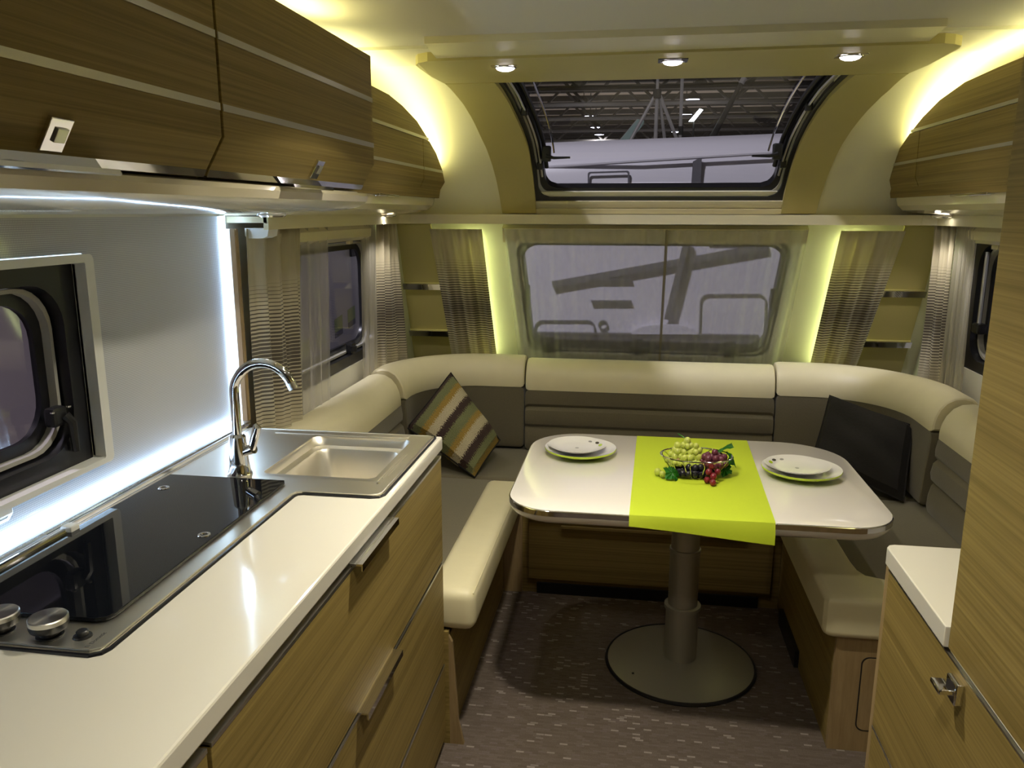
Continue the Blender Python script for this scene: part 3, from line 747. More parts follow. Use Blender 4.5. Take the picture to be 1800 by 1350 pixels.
def hob_sink():
    t = thing('sink_hob_unit', 'stainless steel combination of sink and hob with black glass lid', 'sink and hob', (-0.76, 1.42, 0.92))
    Z = 0.920
    # tray: L-shaped plate with an opening over the bowl, made of strips around it
    bm = BM()
    us = [-1.020, BX0, -0.690, BX1, -0.505]; vs = [0.876, 1.512, BY0, BY1, 1.970]
    def hole(u, v): return (BX0 < u < BX1 and BY0 < v < BY1) or (u > -0.690 and v < 1.512)
    tr = cells('tray', 'z', Z-0.001, Z+0.004, us, vs, hole, 'steel', t)
    # dark seal line round the tray
    out = [(-1.022, 0.870), (-0.700, 0.870), (-0.688, 0.878), (-0.684, 0.890), (-0.684, 1.490), (-0.680, 1.502), (-0.668, 1.507), (-0.525, 1.507), (-0.508, 1.512), (-0.500, 1.527), (-0.499, 1.960), (-0.503, 1.972), (-0.512, 1.976), (-1.022, 1.976)]
    obj('seal', add_tube(BM(), [(x, y, Z+0.001) for x, y in out], 0.0035, 6, closed=True), 'black_rubber', t, smooth=True)
    rim = [(-1.015, 0.877), (-0.704, 0.877), (-0.694, 0.884), (-0.692, 0.893), (-0.692, 1.494), (-0.686, 1.508), (-0.672, 1.514), (-0.528, 1.514), (-0.514, 1.520), (-0.508, 1.532), (-0.507, 1.957), (-0.512, 1.966), (-0.521, 1.968), (-1.015, 1.968)]
    obj('raised_rim', add_tube(BM(), [(x, y, Z+0.004) for x, y in rim], 0.0022, 6, closed=True), 'steel', t, smooth=True)
    # bowl: stepped, rounded
    def loop(d, z, r): return [(x, y, z) for x, y in rrect(BX0-0.001+d, BX1+0.001-d, BY0-0.001+d, BY1+0.001-d, r, 6)]
    L = [loop(-0.012, Z+0.0045, 0.02), loop(-0.002, Z+0.004, 0.03), loop(0.004, Z-0.006, 0.035), loop(0.007, Z-0.018, 0.035), loop(0.022, Z-0.022, 0.035), loop(0.026, Z-0.030, 0.035), loop(0.034, Z-0.095, 0.04), loop(0.050, Z-0.118, 0.045), loop(0.08, Z-0.124, 0.04)]
    bm = BM(); R = [[bm.verts.new(p) for p in l] for l in L]; n = len(R[0])
    for A, B in zip(R, R[1:]):
        for k in range(n): bm.faces.new((A[k], A[(k+1) % n], B[(k+1) % n], B[k]))
    bm.faces.new(R[-1])
    bowl = obj('bowl', bm, 'steel', t, smooth=True)
    lathe('drain', [(0.0, 0.001), (0.02, 0.001), (0.024, 0.004), (0.028, 0.003), (0.028, 0.0)], (-0.68, 1.78, Z-0.124), 'chrome', bowl, n=20)
    # drainage ledge with fine slots on the outer side
    for k in range(3):
        box('ledge_rib', -0.541+0.006*k, -0.5385+0.006*k, 1.60+0.02*k, 1.80, Z+0.003, Z+0.0055, 'steel', tr)
    lathe('ledge_button', [(0.004, 0.003), (0.004, 0.006), (0.0, 0.007)], (-0.532, 1.585, Z), 'chrome', tr, n=12)
    # wide step at the far side of the bowl
    box('far_ledge', -0.93, -0.565, 1.935, 1.958, Z+0.003, Z+0.0065, 'steel', tr, bev=0.0015)
    # black glass lid
    g = [(-1.000, 0.945), (-0.745, 0.945), (-0.731, 0.952), (-0.726, 0.966), (-0.728, 1.545), (-0.733, 1.556), (-1.000, 1.556)]
    gl = prism('glass_lid', g, 'z', Z+0.006, Z+0.012, 'black_glass', t, bev=0.001)
    for x, y in ((-0.748, 1.25), (-0.962, 1.47)):
        lathe('lid_bush', [(0.0, 0.010), (0.006, 0.011), (0.007, 0.0135), (0.011, 0.0135), (0.012, 0.011)], (x, y, Z), 'chrome', gl, n=20)
    tube('hinge', [(-1.003, 1.03, Z+0.012), (-1.003, 1.22, Z+0.012)], 0.008, 'chrome', gl, n=12)
    for y in (1.02, 1.235): box('hinge_block', -1.013, -0.99, y-0.012, y+0.012, Z+0.004, Z+0.022, 'frame_white', gl, bev=0.003)
    # knobs
    for x in (-0.785, -0.861, -0.937):
        k = lathe('knob', [(0.013, 0.004), (0.013, 0.014), (0.024, 0.016), (0.0255, 0.020), (0.0255, 0.029), (0.024, 0.0305)], (x, 0.905, Z), 'black_plastic', t, n=32)
        o = bpy.data.objects  # cap
        cp = lathe('knob_cap', [(0.0257, 0.026), (0.0257, 0.032), (0.0245, 0.0335), (0.0, 0.0340)], (x, 0.905, Z), 'spun_aluminium', k, n=40)
        cp.data.transform(Matrix.Translation((-x+worldloc(k).x, -0.905+worldloc(k).y, 0))); cp.location = (x-worldloc(k).x, 0.905-worldloc(k).y, 0)
        lathe('knob_collar', [(0.018, 0.0035), (0.018, 0.006), (0.013, 0.0065)], (x, 0.905, Z), 'black_plastic', k, n=24)
    b = lathe('igniter_button', [(0.013, 0.004), (0.012, 0.006), (0.008, 0.0065), (0.008, 0.012), (0.0065, 0.0135), (0.0, 0.0135)], (-0.739, 0.910, Z), 'black_plastic', t, n=24)
    # maker's name
    cu = bpy.data.curves.new('lettering', 'FONT'); cu.body = 'Dometic'; cu.size = 0.0088; cu.extrude = 0.0001; cu.align_x = 'LEFT'
    tmp = bpy.data.objects.new('tmp', cu); COL.objects.link(tmp)
    dg = bpy.context.evaluated_depsgraph_get(); me = bpy.data.meshes.new_from_object(tmp.evaluated_get(dg))
    bpy.data.objects.remove(tmp)
    me.materials.clear(); me.materials.append(MATS['print_text'])
    me.transform(Matrix.Rotation(PI/2, 4, 'Z')); me.transform(Matrix.Translation(Vector((-0.712, 0.893, Z+0.0043))-worldloc(t)))
    lo = bpy.data.objects.new('lettering', me); COL.objects.link(lo); lo.parent = t
    tag(lo, 'small dark maker name printed on the steel')
    obj('logo_mark', add_box(BM(), -0.718, -0.712, 0.885, 0.890, Z+0.0042, Z+0.0044), 'print_text', t)
hob_sink()
def tap():
    x, y, z = -0.858, 1.60, 0.924
    t = thing('kitchen_tap', 'chrome swan-neck tap with side lever beside the sink', 'tap', (x, y, z))
    lathe('body', [(0.0, 0.0), (0.027, 0.0), (0.027, 0.004), (0.0235, 0.010), (0.0215, 0.03), (0.0185, 0.075), (0.0175, 0.088), (0.0135, 0.094), (0.0, 0.094)], (x, y, z), 'chrome', t, n=36)
    path = [(x, y, z+0.085), (x, y, z+0.13), (x, y, z+0.185)]
    R = 0.066
    for k in range(1, 17):
        a = PI-math.radians(160)*k/16
        path.append((x+R*0.98+R*math.cos(a), y+0.015*k/16, z+0.185+R*1.05*math.sin(a)))
    tube('spout', path, 0.0105, 'chrome', t, n=18)
    e = Vector(path[-1]); d = (e-Vector(path[-2])).normalized()
    tube('aerator', [e-d*0.004, e+d*0.012], 0.0108, 'satin_alu', t, n=18)
    c = Vector((x+0.012, y, z+0.052))
    tube('lever_joint', [c, c+Vector((0.026, -0.004, 0.012))], [0.011, 0.0125], 'chrome', t, n=16)
    p = c+Vector((0.022, -0.004, 0.010))
    tube('lever', [p, p+Vector((0.010, 0, 0.03)), p+Vector((0.016, 0, 0.050)), p+Vector((0.012, 0, 0.058))], [0.008, 0.0095, 0.010, 0.004], 'chrome', t, n=14)
tap()
# ---- lit splashback
def splash():
    t = thing('kitchen_splashback', 'edge-lit grey splashback panel behind the hob glowing blue-white', 'splashback', (XL, 1.1, 0.92))
    ys = [-0.30, 1.125, 1.205, 1.478, 2.030]; zs = [0.930, 0.962, 0.984, 1.416, 1.492]
    def hole(u, v): return (u < 1.478 and 0.984 < v < 1.416) or (1.10 < u < 1.205 and v > 0.962 and v < 1.416) or (u < 1.205 and 0.962 < v < 0.984)
    cells('panel', 'x', XL+0.0005, XL+0.011, ys, zs, hole, 'backsplash', t)
    # glowing cut edges of the acrylic around the window
    e = [(1.10, 0.9625), (1.195, 0.9625), (1.2035, 0.970), (1.205, 0.984), (1.465, 0.984), (1.476, 0.990), (1.4785, 1.0), (1.4785, 1.402), (1.474, 1.412), (1.462, 1.4165), (-0.30, 1.4165)]
    obj('lit_edge', add_tube(BM(), [(XL+0.010, y, z) for y, z in [(-0.30, 0.9625)]+e], 0.0022, 6), 'led_edge', t, smooth=True)
    # aluminium ledge and the two strip lights
    box('rear_ledge', XL+0.0005, XL+0.055, -0.30, 2.03, 0.9195, 0.929, 'satin_alu', t, bev=0.002)
    tube('ledge_bead', [(XL+0.058, -0.30, 0.924), (XL+0.058, 2.0, 0.924)], 0.005, 'chrome', t, n=8)
    box('bottom_strip', XL+0.012, XL+0.020, -0.30, 2.028, 0.929, 0.934, 'led_cool', t)
    box('side_strip', XL+0.011, XL+0.019, 2.024, 2.033, 0.934, 1.490, 'led_cool', t)
    box('top_profile', XL, XL+0.020, -0.30, 2.03, 1.488, 1.497, 'satin_alu', t)
splash()
t = thing('partition_strip', 'narrow upright end board with pale oak edge between splashback and curtain', 'panel', (XL, 2.05, 0.92))
box('board', XL, XL+0.030, 2.033, 2.060, 0.9205, 1.4545, 'panel_edge', t)
box('oak_edge', XL, XL+0.034, 2.060, 2.072, 0.9205, 1.4545, 'oak_pale', t)
# ---- upper kitchen cabinets
UP = [(-1.10, 1.873), (-0.668, 1.873), (-0.668, 1.617), (-0.702, 1.558), (-1.10, 1.558)]
def chrome_latch(parent, y, zc, x, s=1, name='latch'):
    """square plate with a recessed push button on the sloping lower face; s: room side"""
    d = Vector((-0.514, -0.857)); n = Vector((0.857, -0.514)); c = Vector((x, zc))
    def q(a, b, o0, o1): return [tuple(c+d*a+n*o0), tuple(c+d*b+n*o0), tuple(c+d*b+n*o1), tuple(c+d*a+n*o1)]
    l = prism(name, q(-0.021, 0.021, -0.002, 0.005), 'y', y-0.019, y+0.019, 'chrome', parent, bev=0.001)
    prism('button', q(-0.010, 0.008, 0.004, 0.008), 'y', y-0.006, y+0.013, 'satin_alu', l, bev=0.001)
    return l
def kitchen_upper(y0, y1, lab, ly, hb):
    t = thing('wall_cabinet', lab, 'cabinet', (-0.88, (y0+y1)/2, 1.556), 'oak wall cabinets over the kitchen')
    prism('body', UP, 'y', y0, y1, 'oak', t)
    d = prism('door', [(-0.667, 1.871), (-0.652, 1.871), (-0.652, 1.616), (-0.688, 1.556), (-0.702, 1.558), (-0.667, 1.617)], 'y', y0+0.0025, y1-0.0025, 'oak', t, bev=0.001)
    for z in (1.768, 1.661):
        box('inlay_strip', -0.653, -0.6505, y0+0.003, y1-0.003, z-0.0055, z+0.0055, 'stripe_alu', d)
    prism('lower_trim', [(-0.6885, 1.5655), (-0.6815, 1.5655), (-0.6875, 1.5545), (-0.700, 1.5535), (-0.700, 1.556)], 'y', y0+0.003, y1-0.003, 'chrome', d)
    k = chrome_latch(d, ly, 1.588, -0.668)
    k.location += Vector((0, 0, 0))
    bm = add_prism(BM(), [(-0.690, 1.553), (-0.664, 1.553), (-0.661, 1.547), (-0.664, 1.545), (-0.690, 1.549)], 'y', hb[0], hb[1])
    obj('handle', bm, 'chrome', d)
kitchen_upper(1.242, 2.000, 'oak wall cabinet with silver strips beside the lounge end', 1.657, (1.53, 1.74))
kitchen_upper(0.482, 1.239, 'oak wall cabinet with silver strips over the hob', 0.874, (0.70, 0.985))
kitchen_upper(-0.280, 0.479, 'oak wall cabinet with silver strips over the near worktop', 0.10, (0.0, 0.24))
t = thing('cabinet_fascia', 'glossy cream rounded moulding under the kitchen wall cabinets', 'moulding', (-0.9, 0.9, 1.495))
fp = [(-1.10, 1.5565), (-0.706, 1.5535), (-0.694, 1.5485), (-0.690, 1.540), (-0.695, 1.525), (-0.715, 1.511), (-0.76, 1.501), (-0.84, 1.496), (-0.98, 1.4945), (-1.10, 1.4945)]
prism('moulding', fp, 'y', -0.28, 1.985, 'fascia', t, smooth=True)
prism('end_cap', [(x*0.985-0.012, lerp(z, 1.527, 0.10)) for x, z in fp], 'y', 1.985, 2.06, 'fascia', t, smooth=True)
def downlight(x, y, z, lab, power, col=(1.0, 0.93, 0.85), group=None, rot=(0, 0, 0)):
    t = thing('cabinet_downlight', lab, 'spotlight', (x, y, z), group)
    lathe('bezel', [(0.034, 0.001), (0.036, -0.004), (0.031, -0.008), (0.027, -0.006), (0.027, 0.001)], (x, y, z), 'chrome', t, n=28)
    lathe('lens', [(0.0, -0.0065), (0.02, -0.006), (0.0275, -0.004)], (x, y, z), 'lens_small', t, n=24)
    if power: spot('lamp_light', (x, y, z-0.014), power, col, t, angle=1.7, blend=0.7, r=0.015, rot=rot)
downlight(-0.90, 1.93, 1.4945, 'flat chrome downlight under the moulding end nearest the tap', 0.25)
t = thing('socket_box', 'small white box under the moulding by the striped curtain', 'socket', (-1.02, 2.12, 1.44))
prism('housing', [(-1.06, 1.4555), (-0.99, 1.4555), (-0.995, 1.434), (-1.01, 1.428), (-1.05, 1.428), (-1.06, 1.434)], 'y', 2.10, 2.16, 'frame_white', t)

# cove strip on top of the kitchen wall cabinets
t = thing('cove_light', 'bright yellowish strip light on top of the kitchen wall cabinets', 'strip light', (-0.75, 0.9, 1.873))
box('channel', -0.765, -0.735, -0.2, 1.93, 1.8725, 1.879, 'satin_alu', t)
box('diffuser', -0.762, -0.738, -0.2, 1.93, 1.879, 1.883, 'led', t)

# ---- lounge wall cabinets (profile follows the curved end wall)
def clip(poly, a, b, c):
    """keep a*y+b*z>=c"""
    out = []
    for i in range(len(poly)):
        p, q = poly[i], poly[(i+1) % len(poly)]
        dp, dq = a*p[0]+b*p[1]-c, a*q[0]+b*q[1]-c
        if dp >= 0: out.append(p)
        if dp*dq < 0:
            t = dp/(dp-dq); out.append((lerp(p[0], q[0], t), lerp(p[1], q[1], t)))
    return out
def lounge_cabinet(lab, out, xf, xw, zs, ydiv, near, hl, lightlab):
    s = 1 if xf > xw else -1          # room side direction
    s = 1 if xw < xf else -1
    t = thing('lounge_wall_cabinet', lab, 'cabinet', ((xf+xw)/2, (near+3.3)/2, 1.556), 'oak wall cabinets of the lounge')
    body = [(y-0.004 if y > near+0.1 else y, z-0.002) for y, z in out]
    prism('body', body, 'x', xw, xf-s*0.014, 'oak', t)
    def face(name, poly, bend=True, sub=None):
        # front plate; below z=1.622 the plate slopes inwards
        up = clip(poly, 0, 1, 1.620); lo = clip(poly, 0, -1, -1.620)
        bm = BM()
        def fx_(z, th): return xf-th*s-(0 if z >= 1.62 else s*(1.62-z)*0.45)
        for pp in (up, lo):
            if len(pp) < 3: continue
            A = [bm.verts.new((fx_(z, 0), y, z)) for y, z in pp]; B = [bm.verts.new((fx_(z, 0.013), y, z)) for y, z in pp]
            bm.faces.new(A); bm.faces.new(B[::-1])
            for i in range(len(pp)): bm.faces.new((A[i], B[i], B[(i+1) % len(pp)], A[(i+1) % len(pp)]))
        return obj(name, bm, 'oak', sub or t)
    z1, z2 = zs                        # strip heights: lower in the doors, upper joint
    g = 0.0025
    top = clip(clip(out, 0, 1, z1+0.009), 1, 0, near+g)
    door = clip(clip(clip(out, 0, -1, -(z1-0.002)), -1, 0, -(ydiv-g)), 1, 0, near+g)
    end = clip(clip(out, 0, -1, -(z1-0.002)), 1, 0, ydiv+g)
    face('top_panel', top)
    d = face('door', door); e = face('end_door', end)
    def ymax(z):
        ys = []
        for i in range(len(out)):
            p, q = out[i], out[(i+1) % len(out)]
            if (p[1]-z)*(q[1]-z) <= 0 and p[1] != q[1]: ys.append(lerp(p[0], q[0], (z-p[1])/(q[1]-p[1])))
        return max(ys)
    xs = sorted((xf+s*0.002, xf-s*0.008))
    box('joint_strip', xs[0], xs[1], near, ymax(z1+0.004)-0.002, z1-0.001, z1+0.009, 'stripe_alu', t)
    box('inlay_strip', xs[0], xs[1], near, ydiv-g, z2-0.005, z2+0.005, 'stripe_alu', d)
    box('inlay_strip', xs[0], xs[1], ydiv+g, ymax(z2)-0.003, z2-0.005, z2+0.005, 'stripe_alu', e)
    xl = xf-s*0.026
    a, b = sorted((xl+s*0.004, xl-s*0.006))
    box('lower_trim', a, b, near, ymax(1.562)-0.006, 1.556, 1.565, 'chrome', d)
    a, b = sorted((xl+s*0.022, xl-s*0.006))
    box('handle', a, b, hl[0], hl[1], 1.548, 1.556, 'chrome', d, bev=0.002)
    # rounded moulding beneath
    yb = ymax(1.56)
    mp = [(0.0, 1.556), (0.0, 1.545), (0.006, 1.525), (0.025, 1.508), (0.07, 1.498), (0.16, 1.490), (0.30, 1.489)]
    bm = BM(); R = []
    for y, k in ((near, 0), (yb-0.05, 0), (yb-0.015, 0.005), (yb+0.008, 0.018), (yb+0.016, 0.04)):
        row = []
        for dx, z in mp: row.append(bm.verts.new((xl-s*(k+dx*0.95) if abs(dx) < 0.29 else xw, y, lerp(z, 1.54, min(1, k*8)) if z < 1.54 else z)))
        row.append(bm.verts.new((xw, y, 1.556))); R.append(row)
    for A, B in zip(R, R[1:]):
        for k in range(len(A)): bm.faces.new((A[k], A[(k+1) % len(A)], B[(k+1) % len(A)], B[k]))
    bm.faces.new(R[0]); bm.faces.new(R[-1][::-1])
    obj('moulding', bm, 'fascia', t, smooth=True)
    # cove strip light following the curved top edge
    tl = thing('cove_light', lightlab, 'strip light', (xf-s*0.05, 2.8, 1.86))
    path = [(y, z) for y, z in out if z > 1.64]
    path = sorted(path, key=lambda p: p[0])
    bm = BM(); P = []
    for i in range(len(path)-1):
        for k in range(4): P.append(Vector((lerp(path[i][0], path[i+1][0], k/4), lerp(path[i][1], path[i+1][1], k/4))))
    P.append(Vector(path[-1]))
    def run(bm, o0, o1, xa, xb):
        R = []
        for i, p in enumerate(P):
            tt = (P[min(i+1, len(P)-1)]-P[max(i-1, 0)]).normalized(); nn = Vector((-tt.y, tt.x))
            a, b = p+nn*o0, p+nn*o1
            R.append([bm.verts.new(c) for c in ((xa, a.x, a.y), (xb, a.x, a.y), (xb, b.x, b.y), (xa, b.x, b.y))])
        for A, B in zip(R, R[1:]):
            for k in range(4): bm.faces.new((A[k], A[(k+1) % 4], B[(k+1) % 4], B[k]))
        bm.faces.new(R[0]); bm.faces.new(R[-1][::-1]); return bm
    obj('channel', run(BM(), -0.003, 0.003, xf-s*0.022, xf-s*0.052), 'satin_alu', tl)
    obj('diffuser', run(BM(), 0.003, 0.007, xf-s*0.025, xf-s*0.049), 'led', tl)
LOUT = [(2.07, 1.862), (2.39, 1.862), (2.56, 1.860), (2.71, 1.845), (2.89, 1.815), (3.03, 1.772), (3.17, 1.722), (3.26, 1.667), (3.306, 1.618), (3.262, 1.556), (2.07, 1.556)]
ROUT = [(1.90, 1.885), (2.30, 1.885), (2.47, 1.884), (2.69, 1.879), (2.885, 1.854), (3.03, 1.818), (3.143, 1.779), (3.25, 1.731), (3.336, 1.673), (3.397, 1.622), (3.355, 1.556), (1.90, 1.556)]
lounge_cabinet('curved oak wall cabinet of the lounge next to the kitchen wall cabinets', LOUT, -0.78, XL, (1.762, 1.658), 2.97, 2.07, (2.45, 2.66), 'bright curved cove strip above the lounge cabinet by the kitchen')
lounge_cabinet('curved oak wall cabinet of the lounge next to the tall wardrobe', ROUT, 0.955, XR, (1.777, 1.676), 3.045, 1.90, (2.45, 2.72), 'bright curved cove strip above the lounge cabinet by the wardrobe')
downlight(-0.965, 3.10, 1.4885, 'small downlight above the curtain by the striped cushion', 5.0, rot=(math.radians(14), math.radians(-3), 0))
downlight(1.095, 3.16, 1.4885, 'small downlight above the curtain by the dark cushion', 5.0, rot=(math.radians(14), math.radians(3), 0))

# ================================================================== LOUNGE
# ---- oak bench bases
def bench_base(name, lab, parts):
    t = thing(name, lab, 'bench base', parts[0][1:4], 'oak bases of the lounge benches')
    return t
t = thing('bench_base', 'oak bench base below the seat by the kitchen cabinet', 'bench', (-0.77, 2.4, 0.0))
box('front_panel', -0.500, -0.480, 1.99, 2.96, 0.0, 0.352, 'oak_lower', t)
box('end_panel', -1.09, -0.500, 1.988, 2.006, 0.0, 0.352, 'oak_across', t)
box('seat_board', -1.09, -0.480, 2.006, 2.96, 0.335, 0.352, 'oak_across', t)
prism('foot_trim', [(-0.480, 0.0), (-0.440, 0.0), (-0.455, 0.07), (-0.470, 0.32), (-0.480, 0.34)], 'y', 1.990, 2.003, 'oak_pale', t)
t = thing('bench_base', 'wide oak bench base across the front below the window', 'bench', (0.08, 3.2, 0.0))
box('front_panel', -0.480, 0.590, 2.965, 2.985, 0.0, 0.352, 'oak_across', t)
box('seat_board', -1.09, 1.24, 2.985, 3.70, 0.335, 0.352, 'oak_across', t)
box('kick_plate', -0.345, 0.515, 2.955, 2.966, 0.0, 0.045, 'black_plastic', t)
box('corner_post', -0.478, -0.405, 2.955, 2.966, 0.0, 0.345, 'oak_pale', t)
box('drawer_front', -0.38, 0.56, 2.957, 2.9655, 0.06, 0.30, 'oak_across', t, bev=0.002)
box('pull_ledge', -0.25, 0.46, 2.945, 2.958, 0.285, 0.295, 'oak_across', t)
t = thing('bench_base', 'oak bench base by the wardrobe with a rounded hatch in its end', 'bench', (0.90, 2.5, 0.0))
box('front_panel', 0.590, 0.610, 2.15, 2.96, 0.0, 0.352, 'oak_lower', t)
ep = box('end_panel', 0.590, 1.24, 2.132, 2.150, 0.0, 0.352, 'oak_pale', t)
ring('hatch_line', rrect(0.660, 1.10, 0.066, 0.296, 0.022), rrect(0.663, 1.097, 0.069, 0.293, 0.020), 'y', 2.1312, 2.1325, 'black_plastic', ep)
prism('hatch_door', rrect(0.664, 1.096, 0.070, 0.292, 0.019), 'y', 2.1300, 2.1322, 'oak_pale', ep)
box('seat_board', 0.610, 1.24, 2.15, 2.96, 0.335, 0.352, 'oak_across', t)
box('kick_foot', 0.575, 0.59, 2.55, 2.85, 0.0, 0.06, 'black_plastic', t)
# ---- seat cushions
def pillow_box(bm, x0, x1, y0, y1, z0, z1, r):
    return add_box(bm, x0, x1, y0, y1, z0, z1, r, 4)
t = thing('seat_cushion', 'grey seat cushion with cream bolster by the kitchen cabinet', 'cushion', (-0.75, 2.4, 0.352), 'seat cushions of the lounge')
obj('seat_pad', pillow_box(BM(), -1.08, -0.515, 1.992, 2.985, 0.352, 0.462, 0.018), 'fabric', t, smooth=True)
bo = obj('bolster', pillow_box(BM(), -0.545, -0.405, 1.992, 2.955, 0.352, 0.475, 0.030), 'leather', t, smooth=True)
tube('piping', [(-0.4125, 2.01, 0.4625), (-0.4125, 2.94, 0.4625)], 0.0025, 'leather', bo, n=6)
t = thing('seat_cushion', 'wide grey seat cushion across the front under the window', 'cushion', (0.08, 3.25, 0.352), 'seat cushions of the lounge')
obj('seat_pad', pillow_box(BM(), -1.08, 1.22, 2.992, 3.60, 0.352, 0.462, 0.02), 'fabric', t, smooth=True)
obj('bolster', pillow_box(BM(), -0.40, 0.55, 2.93, 3.02, 0.352, 0.472, 0.028), 'leather', t, smooth=True)
t = thing('seat_cushion', 'grey seat cushion with cream bolster by the wardrobe', 'cushion', (0.90, 2.5, 0.352), 'seat cushions of the lounge')
obj('seat_pad', pillow_box(BM(), 0.665, 1.22, 2.20, 2.985, 0.352, 0.462, 0.018), 'fabric', t, smooth=True)
# L-shaped bolster: along the aisle and round the near end
pts = [(0.548, 2.955), (0.548, 2.118)] + [(0.548, 2.118)]
pl = [(0.548, 2.955), (0.548, 2.135), (0.556, 2.120), (0.575, 2.112), (1.22, 2.112), (1.22, 2.262), (0.80, 2.262), (0.74, 2.268), (0.70, 2.285), (0.685, 2.32), (0.680, 2.38), (0.680, 2.955)]
bm = add_prism(BM(), pl, 'z', 0.352, 0.475)
bmesh.ops.recalc_face_normals(bm, faces=bm.faces[:])
es = [e for e in bm.edges if abs(e.verts[0].co.z-e.verts[1].co.z) < 1e-4]
bmesh.ops.bevel(bm, geom=es, offset=0.022, segments=4, affect='EDGES', profile=0.5)
bo = obj('bolster', bm, 'leather', t, smooth=True)
tube('piping', [(0.5555, 2.93, 0.466), (0.5555, 2.145, 0.466), (0.563, 2.128, 0.466), (0.58, 2.1195, 0.466), (1.2, 2.1195, 0.466)], 0.0024, 'leather', bo, n=6)

# ---- backrests, swept along a plan path; (d,z) sections measured from the wall side
def smooth_sec(tuft):
    body = [(0.0, 0.458), (0.150, 0.458), (0.165, 0.466), (0.170, 0.480), (0.168, 0.520)]
    if tuft: body += [(0.160, 0.555), (0.150, 0.570), (0.163, 0.583), (0.168, 0.610), (0.162, 0.645), (0.148, 0.660), (0.158, 0.673), (0.160, 0.70)]
    else: body += [(0.166, 0.56), (0.164, 0.60), (0.160, 0.64), (0.157, 0.68)]
    body += [(0.154, 0.735), (0.0, 0.735)]
    top = [(0.0, 0.7345), (0.156, 0.7345), (0.156, 0.755), (0.150, 0.785), (0.138, 0.815), (0.117, 0.842), (0.088, 0.858), (0.055, 0.862), (0.025, 0.855), (0.006, 0.838), (0.0, 0.82)]
    return body, top
def sweep(bm, path, sec, inward, endk=0.012, dz=0.0):
    """path: plan points of the wall-side line; inward(i): unit vector into the room; rounded ends"""
    rings = []
    cz = sum(p[1] for p in sec)/len(sec); cd = sum(p[0] for p in sec)/len(sec)
    n = len(path)
    seq = []
    def off(i, j, amt):
        a, b = Vector(path[i]), Vector(path[j]); return a+(a-b).normalized()*amt
    seq.append((off(0, 1, 0.0), inward(0), 0.86)); seq.append((off(0, 1, -0.004), inward(0), 0.95)); seq.append((off(0, 1, -0.015), inward(0), 1.0))
    for i in range(1, n-1): seq.append((Vector(path[i]), inward(i), 1.0))
    seq.append((off(n-1, n-2, -0.015), inward(n-1), 1.0)); seq.append((off(n-1, n-2, -0.004), inward(n-1), 0.95)); seq.append((off(n-1, n-2, 0.0), inward(n-1), 0.86))
    for p, nrm, k in seq:
        rings.append([bm.verts.new((p.x+nrm.x*lerp(cd, d, k), p.y+nrm.y*lerp(cd, d, k), lerp(cz, z, k)+dz)) for d, z in sec])
    for A, B in zip(rings, rings[1:]):
        for k in range(len(sec)): bm.faces.new((A[k], A[(k+1) % len(sec)], B[(k+1) % len(sec)], B[k]))
    bm.faces.new(rings[0][::-1]); bm.faces.new(rings[-1])
    return bm
def backrest(lab, path, norms, tuft, dz=0.0, loc=None):
    c = path[len(path)//2]
    t = thing('backrest', lab, 'backrest', (c[0], c[1], 0.44+dz), 'padded backrests of the lounge')
    N = [Vector(n).normalized() for n in norms]
    body, top = smooth_sec(tuft)
    if tuft:
        # widen grooves smoothly: nothing else needed
        pass
    obj('cushion_body', sweep(BM(), path, body, lambda i: N[i], dz=dz), 'fabric', t, smooth=True)
    obj('top_roll', sweep(BM(), path, top, lambda i: N[i], dz=dz), 'leather', t, smooth=True)
    return t
YB = 3.56
def straight(a, b, n=8): return [(lerp(a[0], b[0], k/n), lerp(a[1], b[1], k/n)) for k in range(n+1)]
p = straight((-0.456, YB), (0.604, YB)); backrest('middle backrest under the front window with grey ribs and cream top', p, [(0, -1)]*len(p), True)
def corner(x_end, cx, sgn, y_end):
    """arc from the front run to the side run"""
    path = [(x_end, YB)]; N = [(0, -1)]
    rx = abs(cx-(sgn*1.0)); 
    return path, N
def corner_path(x_start, x_side, y_side, sgn, rx, ry, flat=3):
    path = []; N = []
    xa = x_side-sgn*rx
    for k in range(flat+1): path.append((lerp(x_start, xa, k/flat), YB)); N.append((0, -1))
    for k in range(1, 13):
        a = PI/2*k/12
        path.append((xa+sgn*rx*math.sin(a), YB-ry*(1-math.cos(a))))
        N.append((-sgn*math.sin(a)/rx, -math.cos(a)/ry))
    if YB-ry > y_side+0.02: path.append((x_side, y_side)); N.append((-sgn, 0))
    return path, N
p, n = corner_path(-0.462, -1.062, 3.085, -1, 0.42, 0.42); backrest('curved corner backrest behind the striped cushion', p, n, False, 0.012)
p, n = corner_path(0.610, 1.205, 2.90, 1, 0.46, 0.48); backrest('curved corner backrest behind the dark cushion', p, n, False, 0.012)
p = straight((-1.075, 3.075), (-1.075, 2.00)); backrest('side backrest with cream top by the kitchen cabinet', p, [(1, 0)]*len(p), True, -0.004)
p = straight((1.222, 2.885), (1.222, 2.16)); backrest('side backrest with ribs next to the wardrobe', p, [(-1, 0)]*len(p), True, -0.004)

